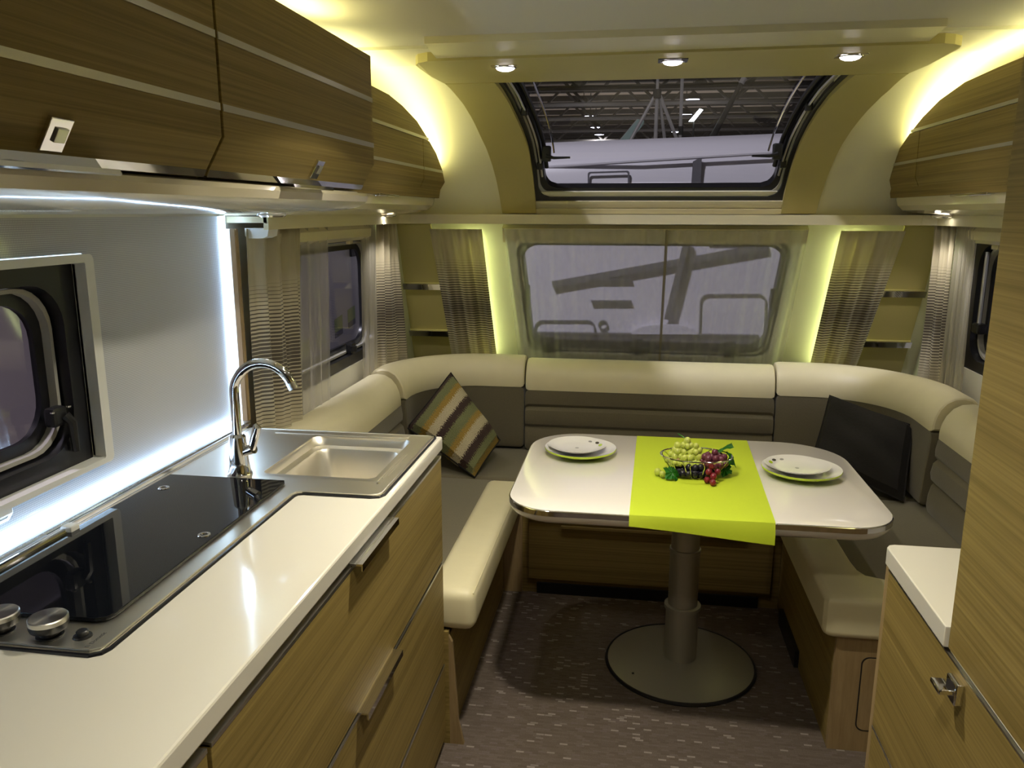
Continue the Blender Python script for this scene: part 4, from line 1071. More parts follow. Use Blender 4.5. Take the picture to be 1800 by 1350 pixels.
# ---- scatter cushions
def scatter(name, lab, cat, corners, thick, mat, exp=0.34, uvrot=False):
    """corners TL, TR, BR, BL in world; puffy, with pinched corners"""
    TL, TR, BR, BL = [Vector(c) for c in corners]
    c = (TL+TR+BR+BL)/4
    o0 = thing(name, lab, cat, (BL if BL.z < BR.z else BR))
    nrm = (TR-TL).cross(BL-TL).normalized()
    if nrm.y > 0: nrm = -nrm
    bm = BM(); uv = bm.loops.layers.uv.new('UVMap'); n = 16
    def pt(u, v, s):
        a = TL.lerp(TR, u); b = BL.lerp(BR, u); p = a.lerp(b, v)
        w = (max(0, 4*u*(1-u))**exp)*(max(0, 4*v*(1-v))**exp)
        pin = 0.06*(1-w)
        edge = 1-0.06*(4*u*(1-u))*(abs(2*v-1)**6)
        # pull the edges in between the corners
        du = (0.5-u)*0.012*(4*v*(1-v))*abs(2*u-1)**4*2; dv = (0.5-v)*0.012*(4*u*(1-u))*abs(2*v-1)**4*2
        a = TL.lerp(TR, u+du); b = BL.lerp(BR, u+du); p = a.lerp(b, v+dv)
        wr = 0.006*math.sin(9*u+5*v)*w+0.004*math.sin(17*v-6*u)*w
        return p+nrm*(s*thick*0.5*w+wr)
    G = {}
    for s in (1, -1):
        for i in range(n+1):
            for j in range(n+1):
                edge = i in (0, n) or j in (0, n)
                if edge and s == -1: G[(i, j, s)] = G[(i, j, 1)]
                else: G[(i, j, s)] = bm.verts.new(pt(i/n, j/n, s))
        for i in range(n):
            for j in range(n):
                vs = (G[(i, j, s)], G[(i+1, j, s)], G[(i+1, j+1, s)], G[(i, j+1, s)])
                f = bm.faces.new(vs)
                for l, (a, b) in zip(f.loops, ((i, j), (i+1, j), (i+1, j+1), (i, j+1))):
                    l[uv].uv = (b/n, a/n)
    obj('cover', bm, mat, o0, smooth=True)
    rim = [pt(u, 0, 1) for u in frange(0, 1, 10)]+[pt(1, v, 1) for v in frange(0, 1, 10)][1:]+[pt(1-u, 1, 1) for u in frange(0, 1, 10)][1:]+[pt(0, 1-v, 1) for v in frange(0, 1, 10)][1:-1]
    tube('seam_piping', rim, 0.0035, 'dark_cushion' if mat != 'knit' else 'dark_cushion', o0, n=6, closed=True)
    return o0
# order: TL=top corner, TR=right corner, BR=bottom corner, BL=left corner
scatter('scatter_cushion', 'knitted cushion with brown, gold, green and cream stripes in the corner', 'cushion',
        [(-0.775, 3.34, 0.815), (-0.535, 3.20, 0.560), (-0.602, 2.99, 0.463), (-0.905, 3.09, 0.628)], 0.15, 'knit')
scatter('scatter_cushion', 'plain very dark brown cushion leaning in the corner', 'cushion',
        [(0.800, 3.315, 0.775), (1.060, 3.10, 0.715), (0.995, 2.93, 0.475), (0.700, 3.10, 0.560)], 0.13, 'dark_cushion')

# ---- table
t = thing('dining_table', 'white lounge table with chrome edge on a grey pedestal with round foot', 'table', (0.195, 2.52, 0.0))
outl = rrect(-0.330, 0.700, 2.010, 2.785, [0.20, 0.17, 0.13, 0.13], 10)
def inset(pts, d, cx=0.185, cy=2.40):
    out = []
    for i in range(len(pts)):
        a, b = Vector(pts[i-1]), Vector(pts[(i+1) % len(pts)]); tt = (b-a).normalized(); nn = Vector((-tt.y, tt.x))
        out.append((pts[i][0]+nn.x*d, pts[i][1]+nn.y*d))
    return out
def stack(levels):
    bm = BM(); R = []
    for d, z in levels: R.append([bm.verts.new((x, y, z)) for x, y in inset(outl, d)])
    n = len(outl)
    for A, B in zip(R, R[1:]):
        for k in range(n): bm.faces.new((A[k], A[(k+1) % n], B[(k+1) % n], B[k]))
    bm.faces.new(R[0][::-1]); bm.faces.new(R[-1]); return bm
top = obj('table_top', stack([(0.004, 0.712), (0.003, 0.7195), (0.005, 0.7205)]), 'table_white', t, smooth=True)
obj('edge_band', stack([(0.003, 0.702), (0.0, 0.703), (0.0, 0.7165), (0.003, 0.718)]), 'chrome', top, smooth=True)
obj('underside', stack([(0.050, 0.672), (0.026, 0.675), (0.010, 0.684), (0.003, 0.694), (0.001, 0.7025)]), 'table_white', top, smooth=True)
lathe('column_upper', [(0.0, 0.42), (0.046, 0.42), (0.046, 0.685), (0.0, 0.685)], (0.197, 2.52, 0), 'column_alu', t, n=36)
lathe('column_middle', [(0.0, 0.20), (0.0485, 0.20), (0.0485, 0.408), (0.0505, 0.410), (0.0505, 0.420), (0.046, 0.422)], (0.197, 2.52, 0), 'column_alu', t, n=36)
lathe('column_lower', [(0.054, 0.028), (0.054, 0.205), (0.060, 0.208), (0.060, 0.220), (0.052, 0.222), (0.0485, 0.222)], (0.197, 2.52, 0), 'column_alu', t, n=36)
ft = lathe('foot', [(0.0, 0.004), (0.245, 0.004), (0.245, 0.008), (0.235, 0.012), (0.12, 0.022), (0.055, 0.030), (0.0, 0.030)], (0.197, 2.52, 0), 'column_alu', t, n=64)
lathe('foot_rim', [(0.235, 0.0), (0.250, 0.0), (0.252, 0.005), (0.249, 0.011), (0.243, 0.0105)], (0.197, 2.52, 0), 'black_rubber', ft, n=64)
lathe('foot_bolt', [(0.004, 0.013), (0.004, 0.0155), (0.0, 0.016)], (0.04, 2.405, 0.0035), 'black_plastic', ft, n=10)

# ---- table runner hanging a little over the front edge
def runner():
    bm = BM()
    lx = lambda y: interp([(1.99, 0.008), (2.785, 0.030)], y); rx = lambda y: interp([(1.99, 0.379), (2.785, 0.408)], y)
    prof = [(2.772, 0.7225), (2.74, 0.7222), (2.5, 0.7221), (2.25, 0.7221), (2.04, 0.7222), (2.016, 0.7222), (2.009, 0.7205), (2.006, 0.714), (2.0055, 0.70), (2.004, 0.692)]
    nx = 14; top = []; 
    for s in (0, 1):
        rows = []
        for k, (y, z) in enumerate(prof):
            row = []
            for i in range(nx+1):
                u = i/nx; x = lerp(lx(y), rx(y), u)
                wav = 0.0012*math.sin(7*u+k) if 0 < k < 6 else 0
                zz = z+max(0, wav)+(0.0012 if s == 0 else 0)
                yy = y-(0.0012 if (k >= 6 and s == 0) else 0)
                if k >= 8: zz -= 0.014*u*(k-7); yy += 0.003*math.sin(5*u)-0.004
                row.append(bm.verts.new((x, yy, zz)))
            rows.append(row)
        top.append(rows)
    for rows in top:
        for A, B in zip(rows, rows[1:]):
            for i in range(nx): bm.faces.new((A[i], A[i+1], B[i+1], B[i]))
    A, B = top
    m = len(prof)
    for k in range(m-1):
        for i in (0, nx): bm.faces.new((A[k][i], A[k+1][i], B[k+1][i], B[k][i]))
    for i in range(nx):
        for k in (0, m-1): bm.faces.new((A[k][i], A[k][i+1], B[k][i+1], B[k][i]))
    return tag(obj('table_runner', bm, 'lime', smooth=True), 'bright lime green cloth runner laid across the white table', 'runner')
runner()
# ---- plates: green-backed dinner plate with a white dessert plate on it
def plates(x, y, side):
    z = 0.7205
    a = thing('dinner_plate', 'white plate with lime green underside on the %s of the table' % side, 'plate', (x, y, z))
    lathe('glazed_face', [(0.0, 0.0075), (0.062, 0.0075), (0.075, 0.009), (0.100, 0.0195), (0.1145, 0.0238), (0.1165, 0.0247)], (x, y, z), 'porcelain', a, n=56)
    lathe('green_back', [(0.0, 0.0), (0.060, 0.0), (0.064, 0.002), (0.085, 0.006), (0.108, 0.0140), (0.1165, 0.0190), (0.1175, 0.0225), (0.1165, 0.0247)], (x, y, z), 'lime_gloss', a, n=56)
    zz = z+0.0145
    b = thing('dessert_plate', 'small white plate with printed leaf dots on the %s plate stack' % side, 'plate', (x-0.012, y+0.004, zz))
    px, py = x-0.012, y+0.004
    lathe('dish', [(0.0, 0.0), (0.052, 0.0), (0.056, 0.002), (0.075, 0.007), (0.0935, 0.0165), (0.0950, 0.0182), (0.0930, 0.0178), (0.074, 0.0095), (0.055, 0.0050), (0.0, 0.0045)], (px, py, zz), 'porcelain', b, n=56)
    def dot(r, ang, sx, sy, mat, z0, par, nm='printed_dot'):
        bm = BM(); c = Vector((px+r*math.cos(ang), py+r*math.sin(ang))); n = 14
        ct = Vector((math.cos(ang), math.sin(ang))); st = Vector((-ct.y, ct.x)); vs = []
        sl = 0.42 if r > 0.06 else 0.0
        for layer in (0, 1):
            vs.append([bm.verts.new((*(c+ct*sx*math.cos(2*PI*k/n)+st*sy*math.sin(2*PI*k/n)), z0+layer*0.0006+sl*sx*math.cos(2*PI*k/n))) for k in range(n)])
        bm.faces.new(vs[1]); bm.faces.new(vs[0][::-1])
        for k in range(n): bm.faces.new((vs[0][k], vs[0][(k+1) % n], vs[1][(k+1) % n], vs[1][k]))
        obj(nm, bm, mat, par)
    base = 0.6 if 'kitchen' in side else 2.45
    dot(0.078, base, 0.005, 0.009, 'print_dark', zz+0.0118, b)
    dot(0.078, base-0.35 if base < 1 else base+0.35, 0.006, 0.011, 'lime_gloss', zz+0.0118, b)
    dot(0.074, base+0.4 if base < 1 else base-0.4, 0.004, 0.007, 'print_grey', zz+0.0098, b)
    dot(0.0, 0, 0.006, 0.006, 'print_grey', zz+0.0046, b)
plates(-0.155, 2.535, 'kitchen side')
plates(0.522, 2.425, 'wardrobe side')
# ---- wire basket with grapes
GX, GY, GZ = 0.203, 2.365, 0.7240
def basket():
    t = thing('wire_basket', 'small oval chrome wire basket of grapes on the green runner', 'basket', (GX, GY, GZ))
    N = 40
    def el(a, b, z, k=N): return [(GX+a*math.cos(2*PI*i/k), GY+b*math.sin(2*PI*i/k), GZ+z) for i in range(k)]
    tube('rim', el(0.105, 0.078, 0.062), 0.0024, 'chrome', t, n=8, closed=True)
    tube('base_ring', el(0.060, 0.042, 0.002), 0.0016, 'chrome', t, n=8, closed=True)
    for k in range(10):
        a0 = 2*PI*(k+0.14)/10; a1 = 2*PI*(k+0.86)/10; am = (a0+a1)/2
        def pt(a, h):
            f = (h/0.062)**0.8
            return (GX+lerp(0.060, 0.105, f)*math.cos(a), GY+lerp(0.042, 0.078, f)*math.sin(a), GZ+0.002+h)
        path = [pt(a0, 0.0), pt(a0, 0.02), pt(a0, 0.042), pt(lerp(a0, am, 0.25), 0.055), pt(am, 0.0595), pt(lerp(a1, am, 0.25), 0.055), pt(a1, 0.042), pt(a1, 0.02), pt(a1, 0.0)]
        tube('wire_loop', path, 0.0016, 'chrome', t, n=6)
    for y in (-0.02, 0.0, 0.02):
        w = 0.060*math.sqrt(1-(y/0.042)**2)
        tube('floor_wire', [(GX-w, GY+y, GZ+0.002), (GX+w, GY+y, GZ+0.002)], 0.0011, 'chrome', t, n=6)
basket()
def grape_mesh(rx, rz):
    bm = BM(); bmesh.ops.create_uvsphere(bm, u_segments=12, v_segments=8, radius=1.0)
    bmesh.ops.scale(bm, verts=bm.verts[:], vec=(rx, rx, rz)); me = bpy.data.meshes.new('grape'); bm.to_mesh(me); bm.free()
    me.polygons.foreach_set('use_smooth', [True]*len(me.polygons)); return me
def leaf(parent, c, size, yaw, pitch, roll=0.0):
    bm = BM(); n = 22; cen = bm.verts.new((0, 0, 0.10)); vs = []
    for k in range(n):
        a = 2*PI*k/n; r = 0.62+0.30*abs(math.cos(2.5*a))+(0.10 if k % 2 else -0.04)
        vs.append(bm.verts.new((r*math.cos(a), r*math.sin(a), -0.18*r*r+0.14*math.sin(3*a)+0.05*(k % 2))))
    mid = [bm.verts.new((v.co.x*0.5, v.co.y*0.5, v.co.z*0.2+(0.09 if k % 2 else 0.0))) for k, v in enumerate(vs)]
    for k in range(n):
        bm.faces.new((cen, mid[k], mid[(k+1) % n])); bm.faces.new((mid[k], vs[k], vs[(k+1) % n], mid[(k+1) % n]))
    bmesh.ops.solidify(bm, geom=bm.faces[:], thickness=0.03)
    M = Matrix.Translation(Vector(c)) @ Matrix.Rotation(yaw, 4, 'Z') @ Matrix.Rotation(pitch, 4, 'X') @ Matrix.Rotation(roll, 4, 'Y') @ Matrix.Diagonal((size, size, size, 1))
    bmesh.ops.transform(bm, matrix=M, verts=bm.verts[:])
    obj('leaf', bm, 'leaf_green', parent, smooth=True)
def bunch(lab, mats, pts, r, stem=None):
    c = Vector(pts[0])
    zmin = min(p[2] for p in pts)
    t = thing('grape_bunch', lab, 'grapes', (c.x, c.y, zmin-r), 'bunches of grapes in the basket')
    mes = []
    for m in mats:
        me = grape_mesh(r, r*1.12); me.materials.append(MATS[m]); mes.append(me)
    L = worldloc(t)
    for k, p in enumerate(pts):
        me = mes[0] if len(mes) == 1 or random.random() < 0.86 else random.choice(mes[1:])
        o = bpy.data.objects.new('grape', me); COL.objects.link(o); o.parent = t; o.location = Vector(p)-L
        o.rotation_euler = (random.uniform(-.5, .5), random.uniform(-.5, .5), 0); s = random.uniform(0.9, 1.08); o.scale = (s, s, s)
    if stem: tube('stem', stem, 0.0016, 'leaf_green', t, n=6)
    return t
def heap(cx, cy, rx, ry, zf, r, layers, drop=0.0):
    """grapes piled in layers over an elliptical patch; zf(x,y) = lowest grape centre"""
    pts = []
    for l in range(layers):
        k = 1-l/(layers+0.3); step = r*1.78
        a, b = rx*k, ry*k
        nx, ny = int(a/step)+1, int(b/(step*0.87))+1
        for j in range(-ny, ny+1):
            for i in range(-nx, nx+1):
                x = (i+(0.5 if (j+l) % 2 else 0))*step; y = j*step*0.87
                if (x/max(a, 1e-4))**2+(y/max(b, 1e-4))**2 <= 1.0:
                    pts.append((cx+x+random.uniform(-.0015, .0015), cy+y+random.uniform(-.0015, .0015), zf+l*r*1.55+random.uniform(-.001, .002)))
    return pts
R0 = 0.0100
g = bunch('pale green grapes heaped over the back of the wire basket', ['grape_green', 'grape_blush'], heap(GX-0.028, GY+0.012, 0.062, 0.045, GZ+0.040, R0, 5), R0, [(GX-0.03, GY+0.02, GZ+0.105), (GX-0.045, GY+0.03, GZ+0.112), (GX-0.055, GY+0.03, GZ+0.118)])
g2 = bunch('loose pale green grapes lying on the runner beside the basket', ['grape_green', 'grape_blush'], [(GX-0.113, GY-0.032, GZ+R0+0.004), (GX-0.100, GY-0.050, GZ+R0+0.003)], 0.0100)
leaf(g2, (GX-0.072, GY-0.055, GZ+0.020), 0.030, 0.4, 0.7, 0.2)
p = bunch('purple grapes on the wardrobe side of the wire basket', ['grape_purple'], heap(GX+0.053, GY-0.008, 0.042, 0.038, GZ+0.044, R0, 3), R0)
leaf(p, (GX+0.082, GY+0.025, GZ+0.078), 0.036, 2.0, -0.5, 0.4); leaf(p, (GX+0.105, GY+0.000, GZ+0.055), 0.030, 0.6, 0.9, 0.6)
bunch('dark red grapes hanging out of the basket front', ['grape_red'], [(GX+0.040, GY-0.064, GZ+0.049), (GX+0.033, GY-0.070, GZ+0.033), (GX+0.058, GY-0.068, GZ+0.034), (GX+0.045, GY-0.083, GZ+0.024), (GX+0.043, GY-0.098, GZ+0.0105), (GX+0.028, GY-0.080, GZ+0.0115)], 0.0098)
k = bunch('black grapes at the bottom of the wire basket', ['grape_black'], heap(GX-0.005, GY-0.015, 0.058, 0.040, GZ+0.015, R0, 2), R0)
leaf(k, (GX+0.085, GY-0.010, GZ+0.026), 0.026, 1.0, 0.6, -0.6)

# ================================================================== CURTAINS
def curtain(name, lab, cat, top, bot, waves, amp, mat, group=None, thick=0.0015, n=72, m=16, gather=1.0, ph=0.0, hem=None, pinch=0.0):
    """top, bot: lists of (x,y,z) guide points (2+); pleats run down the cloth"""
    def along(pts, u):
        L = len(pts)-1; k = min(int(u*L), L-1); return Vector(pts[k]).lerp(Vector(pts[k+1]), u*L-k)
    bm = BM(); uv = bm.loops.layers.uv.new('UVMap'); R = []
    for j in range(m+1):
        v = j/m; row = []
        for i in range(n+1):
            u = i/n; a = along(top, u); b = along(bot, u)
            uu = u
            p = a.lerp(b, v)
            d = (along(top, min(1, u+0.02))-along(top, max(0, u-0.02))); d.z = 0; d.normalize(); nn = Vector((-d.y, d.x, 0))
            w = amp*(0.75+0.35*v)*(math.sin(2*PI*waves*u+ph+0.7*math.sin(2.2*v+u*3))+0.35*math.sin(2*PI*waves*2.3*u+1.3+v))
            p = p+nn*w
            if pinch: p = p+(along(top, 0.5).lerp(along(bot, 0.5), v)-a.lerp(b, v))*pinch*math.sin(PI*v)
            row.append((bm.verts.new(p), p.z))
        R.append(row)
    for A, B in zip(R, R[1:]):
        for i in range(n):
            q = (A[i], A[i+1], B[i+1], B[i]); f = bm.faces.new([c[0] for c in q])
            for l, c in zip(f.loops, q): l[uv].uv = (0, c[1])
    o = obj(name, bm, mat, smooth=True, recalc=False)
    if thick: sd = o.modifiers.new('thickness', 'SOLIDIFY'); sd.thickness = thick
    return tag(o, lab, cat, group)
GS = 'striped curtains of the lounge'; GV = 'sheer curtains of the lounge'
LZ = lambda z, off: surf(idx_z(z), off)
def fpt(x, z, off): q = LZ(z, off); return (x, q.x, q.y)
ZT = 1.454
curtain('striped_curtain', 'striped curtain hanging next to the kitchen splashback', 'curtain', [(-1.045, 2.085, ZT), (-1.035, 2.42, ZT)], [(-1.045, 2.085, 0.80), (-1.035, 2.37, 0.80)], 3.5, 0.013, 'curtain', GS)
curtain('sheer_curtain', 'sheer curtain panel covering the near half of the side window by the kitchen', 'curtain', [(-1.055, 2.38, ZT), (-1.055, 2.70, ZT)], [(-1.055, 2.33, 0.83), (-1.055, 2.63, 0.83)], 4, 0.008, 'sheer_side', GV, thick=0)
curtain('sheer_curtain', 'narrow sheer curtain gathered at the far edge of the side window', 'curtain', [(-1.06, 3.06, ZT), (-1.05, 3.20, ZT)], [(-1.06, 3.04, 0.80), (-1.05, 3.14, 0.80)], 5, 0.008, 'sheer_side', GV, thick=0)
curtain('striped_curtain', 'striped curtain lit from above between side window and corner shelves, kitchen side', 'curtain', [(-1.04, 3.20, ZT), (-1.00, 3.30, ZT)], [(-1.06, 3.17, 0.78), (-1.00, 3.45, 0.78)], 3, 0.012, 'curtain', GS)
curtain('striped_curtain', 'striped curtain beside the front window, striped cushion side', 'curtain', [fpt(-0.865, ZT, 0.058), fpt(-0.640, ZT, 0.058)], [fpt(-0.845, 0.80, 0.062), fpt(-0.625, 0.80, 0.062)], 3.0, 0.013, 'curtain', GS)
curtain('striped_curtain', 'striped curtain beside the front window, dark cushion side', 'curtain', [fpt(0.805, ZT, 0.058), fpt(1.045, ZT, 0.058)], [fpt(0.79, 0.80, 0.062), fpt(0.985, 0.80, 0.062)], 3.0, 0.013, 'curtain', GS, ph=2.2)
curtain('striped_curtain', 'striped curtain lit from above near the wardrobe', 'curtain', [(1.130, 3.33, ZT), (1.175, 3.235, ZT)], [(1.165, 3.47, 0.78), (1.195, 3.22, 0.78)], 3, 0.012, 'curtain', GS, pinch=0.15)
curtain('sheer_curtain', 'sheer curtain gathered at the window beside the wardrobe', 'curtain', [(1.185, 3.25, ZT), (1.205, 3.12, ZT)], [(1.185, 3.25, 0.80), (1.205, 3.08, 0.80)], 5, 0.009, 'sheer_side', GV, thick=0)
curtain('sheer_curtain', 'wide sheer curtain across the front window, half by the kitchen', 'curtain', [fpt(-0.545, ZT, 0.055), fpt(0.130, ZT, 0.055)], [fpt(-0.525, 0.81, 0.055), fpt(0.130, 0.81, 0.055)], 7, 0.006, 'sheer_front', GV, thick=0, n=110)
sc = curtain('sheer_curtain', 'wide sheer curtain across the front window, half by the wardrobe', 'curtain', [fpt(0.122, ZT, 0.060), fpt(0.680, ZT, 0.055)], [fpt(0.122, 0.81, 0.060), fpt(0.665, 0.81, 0.055)], 7, 0.006, 'sheer_front', GV, thick=0, n=110)
obj('hem', lean_poly(BM(), [(0.121, ZT), (0.133, ZT), (0.134, 0.812), (0.124, 0.812)], 0.062, 0.0635), 'hem_cloth', sc)
# ---- corner boards with chrome-edged shelves
def corner_shelf(lab, x0, x1, x0b, x1b, zlist):
    t = thing('corner_shelf', lab, 'shelf', ((x0+x1)/2, 3.70, 0.80), 'corner shelves of the lounge')
    bm = lean_poly(BM(), [(x0, ZT-0.002), (x1, ZT-0.002), (x1b, 0.80), (x0b, 0.80)], 0.001, 0.016)
    obj('back_board', bm, 'olive', t)
    for z in zlist:
        k = (ZT-z)/(ZT-0.80); a, b = lerp(x0, x0b, k), lerp(x1, x1b, k)
        s = obj('shelf_board', lean_poly(BM(), [(a, z-0.010), (b, z-0.010), (b, z+0.010), (a, z+0.010)], 0.010, 0.032), 'olive', t)
        obj('chrome_edge', lean_poly(BM(), [(a-0.002, z-0.013), (b+0.002, z-0.013), (b+0.002, z+0.013), (a-0.002, z+0.013)], 0.030, 0.038), 'chrome', s)
corner_shelf('olive corner board with two chrome-edged shelves on the kitchen side', -1.02, -0.870, -1.045, -0.845, (1.185, 0.955))
corner_shelf('olive corner board with two chrome-edged shelves on the wardrobe side', 1.050, 1.19, 0.985, 1.195, (1.185, 0.955))

# ================================================================== RIGHT-HAND FURNITURE
t = thing('side_cabinet', 'low oak cabinet with chrome latch under a white top', 'cabinet', (0.86, 1.0, 0.0))
box('body', 0.497, 1.245, -0.4, 1.452, 0.0, 0.862, 'oak_lower', t)
box('end_panel', 0.482, 1.245, 1.452, 1.472, 0.0, 0.862, 'oak_pale', t)
d = box('upper_door', 0.480, 0.496, 0.60, 1.450, 0.540, 0.858, 'oak_lower', t, bev=0.001)
box('edge_strip', 0.4795, 0.4965, 0.60, 1.450, 0.8575, 0.8605, 'satin_alu', d)
l = box('latch', 0.468, 0.4805, 1.095, 1.130, 0.815, 0.848, 'chrome', d, bev=0.002)
box('latch_lever', 0.448, 0.470, 1.100, 1.135, 0.828, 0.836, 'chrome', l, bev=0.002)
box('lower_door', 0.480, 0.496, 0.60, 1.450, 0.030, 0.534, 'oak_lower', t, bev=0.001)
box('edge_strip', 0.4795, 0.4965, 0.60, 1.450, 0.5345, 0.5395, 'satin_alu', t)
o = prism('side_worktop', [(1.245, 1.474), (0.492, 1.474), (0.482, 1.470), (0.476, 1.460), (0.474, 1.168), (1.245, 1.168)], 'z', 0.866, 0.900, 'worktop_white', None, bev=0.002)
tag(o, 'short white worktop on the low cabinet beside the wardrobe', 'worktop')
t = thing('wardrobe', 'tall oak wardrobe standing beside the white side worktop', 'wardrobe', (0.86, 0.4, 0.862))
box('body', 0.498, 1.245, -0.5, 1.164, 0.864, 1.945, 'oak_lower', t)
box('door', 0.480, 0.497, 0.45, 1.166, 0.868, 1.940, 'oak_lower', t, bev=0.001)
box('door', 0.480, 0.497, -0.45, 0.446, 0.868, 1.940, 'oak_lower', t, bev=0.001)
box('lower_strip', 0.484, 0.497, -0.45, 1.166, 0.8615, 0.868, 'satin_alu', t)

# ================================================================== OUTSIDE: EXHIBITION HALL
structure(box('hall_floor', -60, 60, -40, 110, -0.62, -0.60, 'hall_floor'), 'dark exhibition hall floor')
structure(box('hall_roof', -40, 40, -40, 110, 9.6, 9.8, 'hall_roof'), 'dark ribbed exhibition hall roof')
def truss(y, lab):
    t = thing('roof_truss', lab, 'truss', (0, y, 7.2), 'roof trusses of the hall')
    tube('bottom_chord', [(-24, y, 7.5), (24, y, 7.5)], 0.13, 'truss_grey', t, n=6)
    tube('top_chord', [(-24, y, 9.4), (24, y, 9.4)], 0.16, 'truss_grey', t, n=6)
    k = 0
    for x in range(-14, 15, 2):
        tube('web_bar', [(x-1, y, 9.4 if k % 2 else 7.5), (x+1, y, 7.5 if k % 2 else 9.4)], 0.09, 'truss_grey', t, n=5); k += 1
for y in (30, 36, 42, 48, 55, 63, 72, 82): truss(y, 'dark zigzag roof truss under the hall roof')
for y in range(24, 108, 4):
    o = box('roof_rib', -24, 24, y, y+0.35, 9.25, 9.6, 'truss_grey'); tag(o, 'dark purlin rib under the hall roof', 'beam', 'ribs of the hall roof')
LAMPS = [(-3.3, 44.9), (-3.35, 51.1), (-3.3, 57.5), (-3.3, 65), (-3.3, 71), (-3.3, 78), (3.1, 44.9), (3.05, 50), (3.1, 57.5), (3.05, 69.5), (3.05, 76)]
HALL_W = 950.0
def pendant(name, x, y, lab, group, off=''):
    t = thing(name, lab, 'lamp', (x, y, 7.9), group)
    lathe('reflector', [(0.42, 0.0), (0.34, 0.22), (0.12, 0.42), (0.0, 0.45)], (x, y, 7.9), 'truss_grey', t, n=16)
    lathe('lens'+off, [(0.0, -0.03), (0.25, -0.02), (0.40, 0.01)], (x, y, 7.9), 'lamp_hall', t, n=16)
    tube('hanger', [(x, y, 8.34), (x, y, 9.6)], 0.03, 'truss_grey', t, n=5)
    area('hall_lamp_light'+off, (x, y, 7.84), 0.7, HALL_W, (0.92, 0.90, 1.0), t)
for x, y in LAMPS: pendant('hall_lamp', x, y, 'small white pendant lamp under the hall roof', 'pendant lamps of the hall')
# the row of pendants runs on over the caravan
pendant('hall_lamp_offscreen', -3.3, 0.1, 'pendant hall lamp hanging above the caravan roof', 'pendant lamps of the hall', '_offscreen')
# lighting mast of a neighbouring stand
t = thing('stand_mast', 'white tripod mast of a neighbouring stand', 'mast', (0.24, 12.0, -0.6))
tube('pole', [(0.24, 12, 3.15), (0.235, 12, 4.6)], 0.022, 'mast_white', t, n=8)
tube('hub', [(0.24, 12, 3.06), (0.24, 12, 3.18)], 0.06, 'truss_grey', t, n=10)
tube('inner_pole', [(0.24, 12.0, -0.6), (0.24, 12.0, 3.1)], 0.028, 'mast_white', t, n=8)
for a, b in (((0.21, 12, 3.1), (-1.75, 11.6, -0.6)), ((0.28, 12, 3.1), (1.9, 12.2, -0.6)), ((0.27, 12.05, 3.1), (0.95, 13.2, -0.6))):
    tube('leg', [a, b], 0.024, 'mast_white', t, n=8)
t = thing('lattice_pole', 'slim white upright pole behind the neighbouring caravan', 'pole', (0.62, 12.4, -0.6))
tube('shaft', [(0.62, 12.4, -0.6), (0.585, 12.4, 5.0)], 0.026, 'mast_white', t, n=8)
tube('collar', [(0.608, 12.4, 2.60), (0.606, 12.4, 2.72)], 0.04, 'truss_grey', t, n=8)
t = thing('floodlight', 'bright floodlight on a slim stand in the hall', 'lamp', (0.80, 12.6, -0.6))
tube('stand', [(0.80, 12.6, -0.6), (0.80, 12.6, 2.83)], 0.015, 'truss_grey', t, n=6)
prism('housing', [(0.72, 2.80), (0.80, 2.80), (0.93, 2.97), (0.87, 2.99)], 'y', 12.58, 12.66, 'truss_grey', t)
prism('lens', [(0.725, 2.805), (0.795, 2.805), (0.92, 2.965), (0.872, 2.98)], 'y', 12.565, 12.58, 'lamp_hall_bright', t)
t = thing('clear_tube', 'slanting glassy display tube in the hall', 'display', (1.05, 12.3, -0.6))
tube('shaft', [(0.45, 12.3, -0.6), (1.05, 12.3, 2.55), (1.42, 12.3, 3.30)], [0.05, 0.05, 0.03], 'truss_grey', t, n=10)
tube('tip', [(1.41, 12.3, 3.28), (1.45, 12.3, 3.36)], 0.04, 'mast_white', t, n=10)
t = thing('stand_banner', 'pale mint banner on a slanting pole in the hall', 'banner', (-0.3, 12.1, -0.6))
prism('cloth', [(-0.36, 2.40), (-0.22, 2.40), (0.075, 2.73), (0.07, 2.78), (-0.02, 2.80)], 'y', 12.10, 12.12, 'flag_mint', t)
tube('pole', [(-0.34, 12.13, -0.6), (-0.34, 12.13, 2.42), (-0.02, 12.13, 2.80)], 0.012, 'mast_white', t, n=6)

